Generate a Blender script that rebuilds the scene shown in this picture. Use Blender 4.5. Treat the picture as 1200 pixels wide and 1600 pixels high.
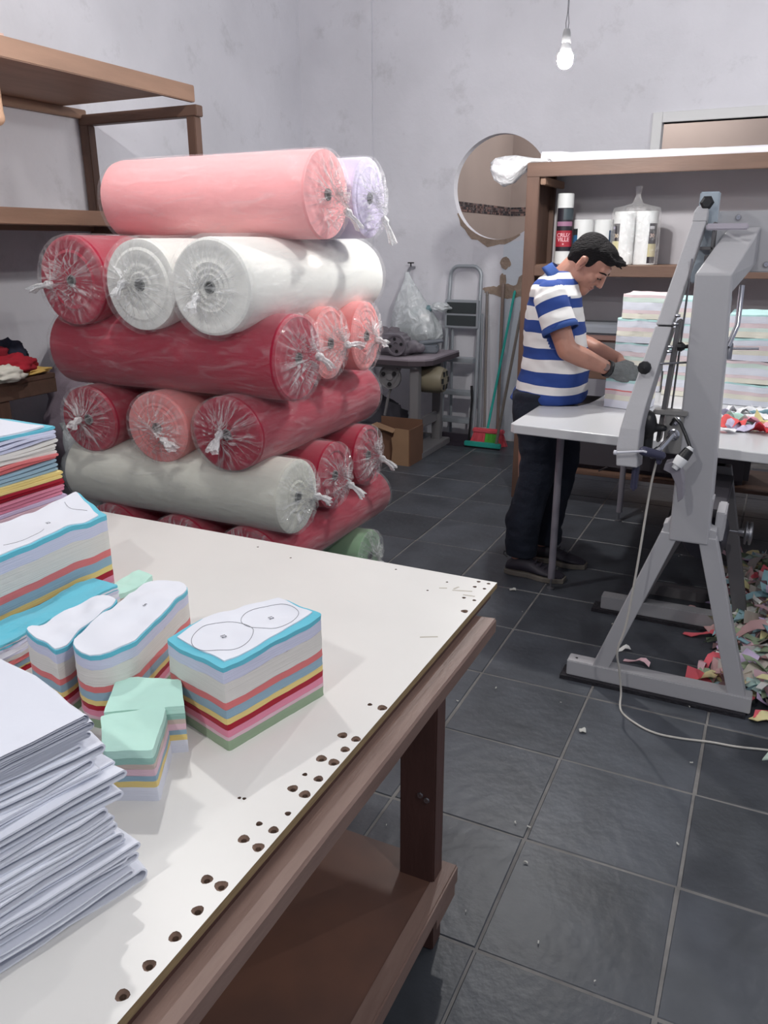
import bpy, bmesh, math, random
from math import sin, cos, pi, sqrt, radians
from mathutils import Vector, Matrix, noise
random.seed(7)
for o in list(bpy.data.objects): bpy.data.objects.remove(o)
scene = bpy.context.scene
COL = scene.collection

# ------------------------------------------------------------------ camera
PITCH, ROLL, YAW, FPX = .3252, .0034, .4513, 1246.35
cam = bpy.data.cameras.new('camera'); camo = bpy.data.objects.new('camera', cam); COL.objects.link(camo)
c, s = cos(YAW), sin(YAW)
Rv = Vector((c, s, 0)); Fv = Vector((-s, c, 0)); Zv = Vector((0, 0, 1))
fw = Fv*cos(PITCH) - Zv*sin(PITCH); up = Fv*sin(PITCH) + Zv*cos(PITCH)
r2 = Rv*cos(ROLL) - up*sin(ROLL); u2 = Rv*sin(ROLL) + up*cos(ROLL)
m = Matrix((r2, u2, -fw)).transposed().to_4x4(); m.translation = Vector((.43488, -1.37448, 1.54972))
camo.matrix_world = m
cam.sensor_fit = 'VERTICAL'; cam.sensor_height = 36; cam.lens = 36*FPX/1600; cam.clip_start = .02
scene.camera = camo
# ------------------------------------------------------------------ world, exposure
w = bpy.data.worlds.new('world'); scene.world = w; w.use_nodes = True
w.node_tree.nodes['Background'].inputs[0].default_value = (.80, .84, 1.0, 1)
w.node_tree.nodes['Background'].inputs[1].default_value = .40
scene.view_settings.view_transform = 'Standard'; scene.view_settings.look = 'None'
scene.view_settings.exposure = -0.08; scene.view_settings.gamma = 1
scene.view_settings.use_curve_mapping = False
BULB_L = 1480.0      # radiance of each bulb globe
BULBS = [(-.533, 2.40, 2.31), (-1.55, .80, 2.95), (1.5, -.9, 2.9), (1.9, 2.9, 2.85), (-.4, -2.1, 2.95), (-.7, 5.9, 3.0)]  # first is seen, second follows a cast shadow; the rest are unseen, added fill

# ------------------------------------------------------------------ helpers
def lin(v):
    v /= 255.
    return v/12.92 if v <= .04045 else ((v+.055)/1.055)**2.4
def rgb(r, g, b): return (lin(r), lin(g), lin(b), 1)
MATS = {}
def mat(name, col, rough=.7, metal=0, nscale=0, namt=0, bump=0, bscale=40, spec=.5, sheen=0, c2=None, coord='Object', dist=.02, stretch=None):
    if name in MATS: return MATS[name]
    M = bpy.data.materials.new(name); M.use_nodes = True; nt = M.node_tree; b = nt.nodes['Principled BSDF']
    b.inputs['Base Color'].default_value = col; b.inputs['Roughness'].default_value = rough
    b.inputs['Metallic'].default_value = metal; b.inputs['Specular IOR Level'].default_value = spec
    if sheen: b.inputs['Sheen Weight'].default_value = sheen
    tc = nt.nodes.new('ShaderNodeTexCoord'); src = tc.outputs[coord] if coord in tc.outputs else tc.outputs['Object']
    if coord == 'World': src = nt.nodes.new('ShaderNodeNewGeometry').outputs['Position']
    if stretch:
        mp = nt.nodes.new('ShaderNodeMapping'); mp.inputs['Scale'].default_value = stretch
        nt.links.new(src, mp.inputs[0]); src = mp.outputs[0]
    if namt or c2:
        n = nt.nodes.new('ShaderNodeTexNoise'); n.inputs['Scale'].default_value = nscale; n.inputs['Detail'].default_value = 6
        nt.links.new(src, n.inputs['Vector'])
        r = nt.nodes.new('ShaderNodeValToRGB'); nt.links.new(n.outputs['Fac'], r.inputs[0])
        k = 1-namt
        r.color_ramp.elements[0].position = .35; r.color_ramp.elements[1].position = .65
        r.color_ramp.elements[0].color = c2 if c2 else (col[0]*k, col[1]*k, col[2]*k, 1)
        r.color_ramp.elements[1].color = col
        nt.links.new(r.outputs[0], b.inputs['Base Color'])
    if bump:
        n2 = nt.nodes.new('ShaderNodeTexNoise'); n2.inputs['Scale'].default_value = bscale; n2.inputs['Detail'].default_value = 5
        nt.links.new(src, n2.inputs['Vector'])
        bp = nt.nodes.new('ShaderNodeBump'); bp.inputs['Strength'].default_value = bump; bp.inputs['Distance'].default_value = dist
        nt.links.new(n2.outputs['Fac'], bp.inputs['Height']); nt.links.new(bp.outputs[0], b.inputs['Normal'])
    MATS[name] = M
    return M
def cloth(name, r, g, b):   # cut edge of stacked knit: fine horizontal plies
    if name in MATS: return MATS[name]
    M = mat(name, rgb(r, g, b), rough=.95, spec=.1, sheen=.2); nt = M.node_tree; bs = nt.nodes['Principled BSDF']
    g_ = nt.nodes.new('ShaderNodeNewGeometry'); mp = nt.nodes.new('ShaderNodeMapping'); mp.inputs['Scale'].default_value = (4, 4, 420)
    nt.links.new(g_.outputs['Position'], mp.inputs[0])
    n = nt.nodes.new('ShaderNodeTexNoise'); n.inputs['Scale'].default_value = 1; n.inputs['Detail'].default_value = 3
    nt.links.new(mp.outputs[0], n.inputs['Vector'])
    bp = nt.nodes.new('ShaderNodeBump'); bp.inputs['Strength'].default_value = .35; bp.inputs['Distance'].default_value = .003
    nt.links.new(n.outputs['Fac'], bp.inputs['Height']); nt.links.new(bp.outputs[0], bs.inputs['Normal'])
    return M
def plastic(name, col=(1, 1, 1, 1), base=.10, fres=.45, streak=.35, scale=(6, 6, 6), rough=.16, bump=.5, gloss=.05):
    if name in MATS: return MATS[name]
    M = bpy.data.materials.new(name); M.use_nodes = True; nt = M.node_tree; N = nt.nodes; Lk = nt.links
    b = N['Principled BSDF']; out = N['Material Output']
    b.inputs['Base Color'].default_value = col; b.inputs['Roughness'].default_value = rough; b.inputs['Specular IOR Level'].default_value = .9
    tr = N.new('ShaderNodeBsdfTransparent'); mx = N.new('ShaderNodeMixShader')
    tc = N.new('ShaderNodeTexCoord'); mp = N.new('ShaderNodeMapping'); mp.inputs['Scale'].default_value = scale
    Lk.new(tc.outputs['Object'], mp.inputs[0])
    n = N.new('ShaderNodeTexNoise'); n.inputs['Scale'].default_value = 2.2; n.inputs['Detail'].default_value = 8; n.inputs['Distortion'].default_value = 1.2
    Lk.new(mp.outputs[0], n.inputs['Vector'])
    ra = N.new('ShaderNodeValToRGB'); ra.color_ramp.elements[0].position = .50; ra.color_ramp.elements[1].position = .72
    Lk.new(n.outputs['Fac'], ra.inputs[0])
    lw = N.new('ShaderNodeLayerWeight'); lw.inputs[0].default_value = .35
    m1 = N.new('ShaderNodeMath'); m1.operation = 'MULTIPLY_ADD'; m1.inputs[1].default_value = fres; m1.inputs[2].default_value = base
    Lk.new(lw.outputs['Facing'], m1.inputs[0])
    m2 = N.new('ShaderNodeMath'); m2.operation = 'MULTIPLY_ADD'; m2.inputs[1].default_value = streak; m2.use_clamp = True
    Lk.new(ra.outputs[0], m2.inputs[0]); Lk.new(m1.outputs[0], m2.inputs[2])
    bp = N.new('ShaderNodeBump'); bp.inputs['Strength'].default_value = bump; bp.inputs['Distance'].default_value = .02
    Lk.new(n.outputs['Fac'], bp.inputs['Height']); Lk.new(bp.outputs[0], b.inputs['Normal'])
    Lk.new(m2.outputs[0], mx.inputs[0]); Lk.new(tr.outputs[0], mx.inputs[1]); Lk.new(b.outputs[0], mx.inputs[2])
    gl = N.new('ShaderNodeBsdfGlossy'); gl.inputs['Color'].default_value = (gloss, gloss, gloss, 1); gl.inputs['Roughness'].default_value = rough*.8; Lk.new(bp.outputs[0], gl.inputs['Normal'])
    ad = N.new('ShaderNodeAddShader'); Lk.new(mx.outputs[0], ad.inputs[0]); Lk.new(gl.outputs[0], ad.inputs[1]); Lk.new(ad.outputs[0], out.inputs['Surface'])
    MATS[name] = M
    return M
def radial_wrap():
    M = plastic('clear_wrap_end_radial', base=.03, fres=.08, streak=.0, rough=.10, bump=0, gloss=.045); nt = M.node_tree; N = nt.nodes; Lk = nt.links
    tc = N.new('ShaderNodeTexCoord'); sp = N.new('ShaderNodeSeparateXYZ'); Lk.new(tc.outputs['Object'], sp.inputs[0])
    cb = N.new('ShaderNodeCombineXYZ'); Lk.new(sp.outputs[1], cb.inputs[1]); Lk.new(sp.outputs[2], cb.inputs[2])
    ln = N.new('ShaderNodeVectorMath'); ln.operation = 'LENGTH'; Lk.new(cb.outputs[0], ln.inputs[0])
    nm = N.new('ShaderNodeVectorMath'); nm.operation = 'NORMALIZE'; Lk.new(cb.outputs[0], nm.inputs[0])
    sc = N.new('ShaderNodeVectorMath'); sc.operation = 'SCALE'; sc.inputs['Scale'].default_value = 3.6; Lk.new(nm.outputs[0], sc.inputs[0])
    wo = N.new('ShaderNodeTexNoise'); wo.inputs['Scale'].default_value = 9; Lk.new(tc.outputs['Object'], wo.inputs['Vector'])
    ws = N.new('ShaderNodeVectorMath'); ws.operation = 'SCALE'; ws.inputs['Scale'].default_value = 1.1; Lk.new(wo.outputs['Color'], ws.inputs[0])
    ad = N.new('ShaderNodeVectorMath'); Lk.new(sc.outputs[0], ad.inputs[0]); Lk.new(ws.outputs[0], ad.inputs[1])
    oi = N.new('ShaderNodeObjectInfo'); ad2 = N.new('ShaderNodeVectorMath'); Lk.new(ad.outputs[0], ad2.inputs[0]); Lk.new(oi.outputs['Location'], ad2.inputs[1])
    n = N.new('ShaderNodeTexNoise'); n.inputs['Scale'].default_value = 2.6; n.inputs['Detail'].default_value = 7; n.inputs['Roughness'].default_value = .65; Lk.new(ad2.outputs[0], n.inputs['Vector'])
    ra = N.new('ShaderNodeValToRGB'); ra.color_ramp.elements[0].position = .45; ra.color_ramp.elements[1].position = .66; Lk.new(n.outputs['Fac'], ra.inputs[0])
    mr = N.new('ShaderNodeMapRange'); mr.inputs['From Min'].default_value = .01; mr.inputs['From Max'].default_value = .17; mr.inputs['To Min'].default_value = 1.; mr.inputs['To Max'].default_value = .12; Lk.new(ln.outputs['Value'], mr.inputs['Value'])
    mu = N.new('ShaderNodeMath'); mu.operation = 'MULTIPLY'; Lk.new(ra.outputs[0], mu.inputs[0]); Lk.new(mr.outputs[0], mu.inputs[1])
    mixn = [x for x in N if x.type == 'MIX_SHADER'][0]; old = mixn.inputs[0].links[0].from_socket
    a2 = N.new('ShaderNodeMath'); a2.operation = 'MULTIPLY_ADD'; a2.inputs[1].default_value = .95; a2.use_clamp = True; Lk.new(mu.outputs[0], a2.inputs[0]); Lk.new(old, a2.inputs[2]); Lk.new(a2.outputs[0], mixn.inputs[0])
    bp = N.new('ShaderNodeBump'); bp.inputs['Strength'].default_value = .9; bp.inputs['Distance'].default_value = .02; Lk.new(n.outputs['Fac'], bp.inputs['Height']); Lk.new(bp.outputs[0], N['Principled BSDF'].inputs['Normal']); g_ = [x for x in N if x.type == 'BSDF_GLOSSY'][0]; Lk.new(bp.outputs[0], g_.inputs['Normal'])
    return M
def vcol(name, rough=.9, layer='Col'):
    if name in MATS: return MATS[name]
    M = bpy.data.materials.new(name); M.use_nodes = True; nt = M.node_tree
    a = nt.nodes.new('ShaderNodeAttribute'); a.attribute_name = layer
    nt.links.new(a.outputs['Color'], nt.nodes['Principled BSDF'].inputs['Base Color'])
    nt.nodes['Principled BSDF'].inputs['Roughness'].default_value = rough
    MATS[name] = M
    return M

class MB:
    """collects shapes into one mesh"""
    def __init__(s): s.v = []; s.f = []; s.mi = []; s.cur = 0
    def add(s, vs, fs):
        n = len(s.v); s.v += [tuple(p) for p in vs]; s.f += [tuple(i+n for i in f) for f in fs]; s.mi += [s.cur]*len(fs)
    def box(s, x0, x1, y0, y1, z0, z1, rot=None, piv=None):
        P = [Vector((x, y, z)) for z in (z0, z1) for y in (y0, y1) for x in (x0, x1)]
        if rot is not None:
            pv = Vector(piv) if piv else Vector(((x0+x1)/2, (y0+y1)/2, (z0+z1)/2)); P = [rot @ (p-pv)+pv for p in P]
        s.add(P, [(0, 2, 3, 1), (4, 5, 7, 6), (0, 1, 5, 4), (1, 3, 7, 5), (3, 2, 6, 7), (2, 0, 4, 6)])
    def bbox(s, x0, x1, y0, y1, z0, z1, b=.003, rot=None, piv=None):   # bevelled box
        bm = bmesh.new(); bmesh.ops.create_cube(bm, size=1)
        for v in bm.verts: v.co = Vector(((x0+x1)/2+v.co.x*(x1-x0), (y0+y1)/2+v.co.y*(y1-y0), (z0+z1)/2+v.co.z*(z1-z0)))
        bmesh.ops.bevel(bm, geom=bm.edges[:], offset=b, segments=2, affect='EDGES')
        if rot is not None:
            pv = Vector(piv) if piv else Vector(((x0+x1)/2, (y0+y1)/2, (z0+z1)/2))
            for v in bm.verts: v.co = rot @ (v.co-pv)+pv
        bm.verts.index_update()
        s.add([v.co[:] for v in bm.verts], [[v.index for v in f.verts] for f in bm.faces]); bm.free()
    def prism(s, pts, z0, z1):    # xy polygon
        n = len(pts)
        s.add([(p[0], p[1], z0) for p in pts]+[(p[0], p[1], z1) for p in pts],
              [tuple(range(n))[::-1], tuple(range(n, 2*n))]+[(i, (i+1) % n, n+(i+1) % n, n+i) for i in range(n)])
    def prismy(s, pts, y0, y1):   # xz polygon extruded in y
        n = len(pts)
        s.add([(p[0], y0, p[1]) for p in pts]+[(p[0], y1, p[1]) for p in pts],
              [tuple(range(n)), tuple(range(n, 2*n))[::-1]]+[(i, n+i, n+(i+1) % n, (i+1) % n) for i in range(n)])
    def prismx(s, pts, x0, x1):   # yz polygon extruded in x
        n = len(pts)
        s.add([(x0, p[0], p[1]) for p in pts]+[(x1, p[0], p[1]) for p in pts],
              [tuple(range(n))[::-1], tuple(range(n, 2*n))]+[(i, (i+1) % n, n+(i+1) % n, n+i) for i in range(n)])
    def tube(s, pts, r, seg=10, sq=None, caps=True):
        pts = [Vector(p) for p in pts]; n = len(pts); rs = r if isinstance(r, (list, tuple)) else [r]*n
        vs = []; prev = None
        for i, p in enumerate(pts):
            t = (pts[min(i+1, n-1)]-pts[max(i-1, 0)]).normalized()
            if prev is None:
                a = Vector((0, 0, 1)) if abs(t.z) < .9 else Vector((1, 0, 0)); u = t.cross(a).normalized()
            else:
                u = (prev-t*prev.dot(t)).normalized()
            prev = u; v = t.cross(u)
            for k in range(seg):
                a = 2*pi*k/seg; vs.append(p+u*cos(a)*rs[i]+v*sin(a)*rs[i]*(sq or 1))
        fs = [(i*seg+k, i*seg+(k+1) % seg, (i+1)*seg+(k+1) % seg, (i+1)*seg+k) for i in range(n-1) for k in range(seg)]
        if caps: fs += [tuple(range(seg))[::-1], tuple(range((n-1)*seg, n*seg))]
        s.add(vs, fs)
    def lathe(s, prof, seg=24, org=(0, 0, 0), axis='z', close=False, mod=None):   # prof: (r, h)
        vs = []; o = Vector(org)
        for j, (r, h) in enumerate(prof):
            for k in range(seg):
                a = 2*pi*k/seg; rr = r*(mod(a, j) if mod else 1)
                p = (rr*cos(a), rr*sin(a), h)
                if axis == 'x': p = (h, rr*cos(a), rr*sin(a))
                if axis == 'y': p = (rr*cos(a), h, rr*sin(a))
                vs.append(o+Vector(p))
        n = len(prof)
        fs = [(i*seg+k, i*seg+(k+1) % seg, (i+1)*seg+(k+1) % seg, (i+1)*seg+k) for i in range(n-1) for k in range(seg)]
        if close: fs += [tuple(range(seg))[::-1], tuple(range((n-1)*seg, n*seg))]
        s.add(vs, fs)
    def ell(s, c0, r, rot=None, seg=16, rings=10):
        vs = []
        for i in range(rings+1):
            th = pi*i/rings
            for k in range(seg):
                a = 2*pi*k/seg; p = Vector((r[0]*sin(th)*cos(a), r[1]*sin(th)*sin(a), r[2]*cos(th)))
                if rot is not None: p = rot @ p
                vs.append(Vector(c0)+p)
        fs = [(i*seg+k, (i+1)*seg+k, (i+1)*seg+(k+1) % seg, i*seg+(k+1) % seg) for i in range(rings) for k in range(seg)]
        s.add(vs, fs)
    def cap(s, a, b, ra, rb, seg=14):   # tapered capsule
        a = Vector(a); b = Vector(b); d = (b-a); L = d.length; t = d/L
        pts = []; rs = []
        for k in range(4): an = pi/2*(1-k/4); pts.append(a-t*ra*sin(an)); rs.append(max(ra*cos(an), ra*.03))
        for k in range(5): q = k/4; pts.append(a+d*q); rs.append(ra+(rb-ra)*q)
        for k in range(1, 5): an = pi/2*k/4; pts.append(b+t*rb*sin(an)); rs.append(max(rb*cos(an), rb*.03))
        s.tube(pts, rs, seg)
    def build(s, name, m, parent=None, smooth=False, kind=None, bev=0):
        me = bpy.data.meshes.new(name); me.from_pydata(s.v, [], s.f); me.validate()
        ms = m if isinstance(m, (list, tuple)) else [m]
        for x in ms: me.materials.append(x)
        if len(ms) > 1 and len(me.polygons) == len(s.mi): me.polygons.foreach_set('material_index', s.mi)
        bm = bmesh.new(); bm.from_mesh(me); bmesh.ops.recalc_face_normals(bm, faces=bm.faces[:]); bm.to_mesh(me); bm.free()
        o = bpy.data.objects.new(name, me); COL.objects.link(o)
        if parent is not None:
            o.parent = parent
            if not s_local(parent): o.matrix_parent_inverse = Matrix.Translation(-parent.location)
        if smooth:
            me.polygons.foreach_set('use_smooth', [True]*len(me.polygons))
            if smooth != 'all': me.set_sharp_from_angle(angle=radians(smooth if isinstance(smooth, (int, float)) and smooth > 1 else 40))
        if bev:
            b = o.modifiers.new('bevel', 'BEVEL'); b.width = bev; b.segments = 2; b.limit_method = 'ANGLE'
        if kind: o['kind'] = kind
        return o
LOCAL = set()
def s_local(p): return p.name in LOCAL
def thing(name, label, cat, loc=(0, 0, 0), rot=(0, 0, 0), group=None, local=False):
    o = bpy.data.objects.new(name, None); COL.objects.link(o); o.location = loc; o.rotation_euler = rot
    o.empty_display_size = .05; o['label'] = label; o['category'] = cat
    if group: o['group'] = group
    if local: LOCAL.add(o.name)
    return o
def tag(o, label, cat, group=None, kind=None):
    o['label'] = label; o['category'] = cat
    if group: o['group'] = group
    if kind: o['kind'] = kind
    return o
def lab(o, l): o['label'] = l; return o
def nz(x, y=0, z=0): return noise.noise(Vector((x, y, z)))
def remesh(mb, name, m, parent, voxel, smooth=6, fn=None):
    """union of overlapping closed shapes into one continuous surface"""
    me = bpy.data.meshes.new(name+'_raw'); me.from_pydata(mb.v, [], mb.f)
    bm = bmesh.new(); bm.from_mesh(me); bmesh.ops.remove_doubles(bm, verts=bm.verts[:], dist=1e-5); bmesh.ops.recalc_face_normals(bm, faces=bm.faces[:]); bm.to_mesh(me); bm.free()
    t = bpy.data.objects.new('raw', me); COL.objects.link(t)
    r = t.modifiers.new('r', 'REMESH'); r.mode = 'VOXEL'; r.voxel_size = voxel
    if smooth:
        q = t.modifiers.new('s', 'SMOOTH'); q.factor = .5; q.iterations = smooth
    dg = bpy.context.evaluated_depsgraph_get(); dg.update()
    nm = bpy.data.meshes.new_from_object(t.evaluated_get(dg), depsgraph=dg); nm.name = name
    bpy.data.objects.remove(t); bpy.data.meshes.remove(me)
    nm.materials.clear()
    for x in (m if isinstance(m, (list, tuple)) else [m]): nm.materials.append(x)
    if fn: fn(nm)
    nm.polygons.foreach_set('use_smooth', [True]*len(nm.polygons))
    o = bpy.data.objects.new(name, nm); COL.objects.link(o)
    if parent is not None:
        o.parent = parent
        if not s_local(parent): o.matrix_parent_inverse = Matrix.Translation(-parent.location)
    return o
def setcol(me, fn):
    a = me.color_attributes.new('Col', 'FLOAT_COLOR', 'POINT')
    for i, v in enumerate(me.vertices): a.data[i].color = fn(v.co)

# ------------------------------------------------------------------ materials
WALL = mat('painted_plaster', rgb(226, 225, 231), rough=.85, nscale=1.3, namt=.13, bump=.35, bscale=9, coord='World')
def wall_stains():
    nt = WALL.node_tree; b = nt.nodes['Principled BSDF']; src = b.inputs['Base Color'].links[0].from_socket
    g = nt.nodes.new('ShaderNodeNewGeometry')
    n = nt.nodes.new('ShaderNodeTexNoise'); n.inputs['Scale'].default_value = 3.3; n.inputs['Detail'].default_value = 10; n.inputs['Roughness'].default_value = .7
    nt.links.new(g.outputs['Position'], n.inputs['Vector'])
    r = nt.nodes.new('ShaderNodeValToRGB'); r.color_ramp.elements[0].position = .56; r.color_ramp.elements[1].position = .74
    r.color_ramp.elements[1].color = (.30, .30, .30, 1)
    nt.links.new(n.outputs['Fac'], r.inputs[0])
    mx = nt.nodes.new('ShaderNodeMix'); mx.data_type = 'RGBA'; nt.links.new(r.outputs[0], mx.inputs[0])
    nt.links.new(src, mx.inputs[6]); mx.inputs[7].default_value = rgb(128, 125, 120)
    nt.links.new(mx.outputs[2], b.inputs['Base Color'])
wall_stains()
CEIL = mat('ceiling_paint', rgb(205, 205, 208), rough=.9, nscale=2, namt=.05)
TAN = mat('tan_wall', rgb(158, 143, 136), rough=.8, nscale=2, namt=.06, coord='World')
BARE = mat('bare_plaster', rgb(168, 148, 132), rough=.95, nscale=14, namt=.25, bump=.4, bscale=60)
TILE = mat('slate_tile', rgb(80, 84, 91), rough=.42, nscale=5, namt=.35, bump=.25, bscale=25, coord='World', dist=.01, spec=.45)
def tile_random():
    nt = TILE.node_tree; b = nt.nodes['Principled BSDF']; src = b.inputs['Base Color'].links[0].from_socket
    oi = nt.nodes.new('ShaderNodeObjectInfo'); h = nt.nodes.new('ShaderNodeHueSaturation')
    mr = nt.nodes.new('ShaderNodeMapRange'); mr.inputs['To Min'].default_value = .72; mr.inputs['To Max'].default_value = 1.12
    nt.links.new(oi.outputs['Random'], mr.inputs['Value']); nt.links.new(mr.outputs[0], h.inputs['Value'])
    nt.links.new(src, h.inputs['Color']); nt.links.new(h.outputs[0], b.inputs['Base Color'])
tile_random()
GROUT = mat('grout', rgb(128, 126, 124), rough=.9, nscale=12, namt=.3)
WOOD = mat('red_brown_wood', rgb(116, 86, 74), rough=.55, nscale=3, namt=.28, bump=.15, bscale=20, stretch=(6, 1, 6), dist=.005)
WOODX = mat('red_brown_wood_x', rgb(108, 82, 69), rough=.55, nscale=3, namt=.22, bump=.15, bscale=20, stretch=(1, 6, 6), dist=.005)
WOODZ = mat('red_brown_wood_z', rgb(104, 78, 66), rough=.55, nscale=3, namt=.25, bump=.15, bscale=20, stretch=(6, 6, 1), dist=.005)
WOODT = mat('tan_brown_wood', rgb(152, 120, 100), rough=.55, nscale=2.5, namt=.2, bump=.12, bscale=20, stretch=(6, 1, 6), dist=.005)
DARKW = mat('dark_table_wood', rgb(84, 56, 50), rough=.5, nscale=3, namt=.3, bump=.2, bscale=20, stretch=(6, 6, 1), dist=.004)
SHELFW = mat('worn_brown_board', rgb(118, 84, 70), rough=.42, nscale=4, namt=.3, c2=rgb(96, 72, 64), bump=.1, bscale=14, dist=.004)
RAILW = mat('worn_rail_wood', rgb(132, 108, 98), rough=.5, nscale=4, namt=.2, c2=rgb(112, 88, 79), bump=.25, bscale=24, stretch=(4, .7, 4), dist=.005)
TOPW = mat('white_laminate', rgb(226, 224, 220), rough=.35, nscale=5, namt=.03, spec=.4)
PLYEDGE = mat('plywood_edge', rgb(150, 128, 92), rough=.8, nscale=30, namt=.3, stretch=(1, 1, 12))
HOLE = mat('drilled_wood', rgb(122, 98, 84), rough=.9, nscale=60, namt=.4)
WTOP = mat('work_top_laminate', rgb(205, 206, 208), rough=.22, spec=.5, nscale=2, namt=.02)
GREY = mat('grey_machine_paint', rgb(178, 177, 180), rough=.42, nscale=3, namt=.05, bump=.04, bscale=60)
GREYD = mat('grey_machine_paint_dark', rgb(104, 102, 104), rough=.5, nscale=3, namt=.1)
BLUEG = mat('pale_blue_metal', rgb(172, 184, 194), rough=.35)
CHROME = mat('chrome', rgb(205, 205, 210), rough=.18, metal=1)
STEEL = mat('steel', rgb(150, 150, 155), rough=.35, metal=.9)
BLACK = mat('black_plastic', rgb(28, 28, 30), rough=.4)
RUBBER = mat('black_rubber', rgb(36, 34, 40), rough=.8, bump=.5, bscale=80)
WHITEP = mat('white_plastic', rgb(228, 228, 228), rough=.4)
PAPER = mat('white_paper', rgb(228, 230, 238), rough=.8)
INK = mat('pencil_ink', rgb(110, 112, 120), rough=.8)
ALU = mat('aluminium', rgb(168, 174, 180), rough=.38, metal=.3)
CARD = mat('cardboard', rgb(152, 120, 92), rough=.9, nscale=8, namt=.12)
CARDD = mat('cardboard_brown', rgb(112, 80, 62), rough=.9, nscale=8, namt=.12)
CORE = mat('core_tube', rgb(120, 122, 120), rough=.9)
SKIN = mat('skin', rgb(176, 126, 108), rough=.5, nscale=12, namt=.08, bump=.08, bscale=90)
HAIR = mat('black_hair', rgb(24, 21, 23), rough=.75, spec=.2, bump=.9, bscale=70, stretch=(1, 1, 3), dist=.02)
NAVY = mat('navy_trousers', rgb(30, 36, 50), rough=.9, nscale=10, namt=.2, bump=.6, bscale=14, dist=.03)
SHOE = mat('dark_shoe', rgb(50, 46, 56), rough=.6)
SOLE = mat('shoe_sole', rgb(112, 106, 98), rough=.7)
WRAP = plastic('clear_wrap', base=.02, fres=.12, streak=.12, scale=(2.6, 10, 10), rough=.09, bump=1., gloss=.035)
WRAPE = radial_wrap()
KNOT = plastic('gathered_wrap', base=.5, fres=.3, streak=.3, scale=(30, 30, 30), bump=.8)
BAGP = plastic('cloudy_bag', col=(.82, .87, .88, 1), base=.5, fres=.3, streak=.4, scale=(5, 5, 5), bump=1)
BAGW = plastic('white_bag', col=(.95, .95, .97, 1), base=.62, fres=.2, streak=.25, scale=(8, 8, 8), bump=.8)
CRED = mat('crimson_fabric', rgb(168, 28, 58), rough=.9, spec=.15, sheen=.3, nscale=3, namt=.12, bump=.3, bscale=8, dist=.02)
CPINK = mat('pink_fabric', rgb(244, 168, 170), rough=.9, spec=.15, sheen=.3, nscale=3, namt=.06, bump=.3, bscale=8, dist=.02)
CSALM = mat('salmon_fabric', rgb(238, 148, 146), rough=.9, spec=.15, sheen=.3, nscale=3, namt=.06, bump=.3, bscale=8, dist=.02)
CWHITE = mat('white_fabric', rgb(232, 232, 226), rough=.9, spec=.15, sheen=.3, nscale=3, namt=.05, bump=.3, bscale=8, dist=.02)
CCREAM = mat('cream_fabric', rgb(214, 214, 202), rough=.9, spec=.15, sheen=.3, nscale=3, namt=.05, bump=.3, bscale=8, dist=.02)
CLILAC = mat('lilac_fabric', rgb(206, 196, 222), rough=.9, spec=.15, sheen=.3, nscale=3, namt=.06, bump=.3, bscale=8, dist=.02)
CGREEN = mat('green_fabric', rgb(150, 186, 150), rough=.9, spec=.15, sheen=.3, nscale=3, namt=.06, bump=.3, bscale=8, dist=.02)
K = {}
for n, v in dict(cyan=(104, 192, 212), lilac=(208, 210, 230), cream=(222, 218, 212), salmon=(222, 122, 122), blue=(148, 176, 192),
                 yellow=(232, 208, 134), red=(168, 28, 48), pink=(226, 140, 164), lpink=(224, 190, 200), green=(150, 170, 142),
                 mint=(190, 230, 216), tan=(200, 182, 172), white=(226, 228, 238), dmint=(150, 190, 178), lav=(206, 190, 218),
                 ppink=(226, 208, 210), pcream=(230, 227, 212), pgreen=(212, 227, 218), pblue=(222, 225, 234), pcyan=(186, 224, 222)).items():
    K[n] = cloth('cut_'+n, *v)

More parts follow.
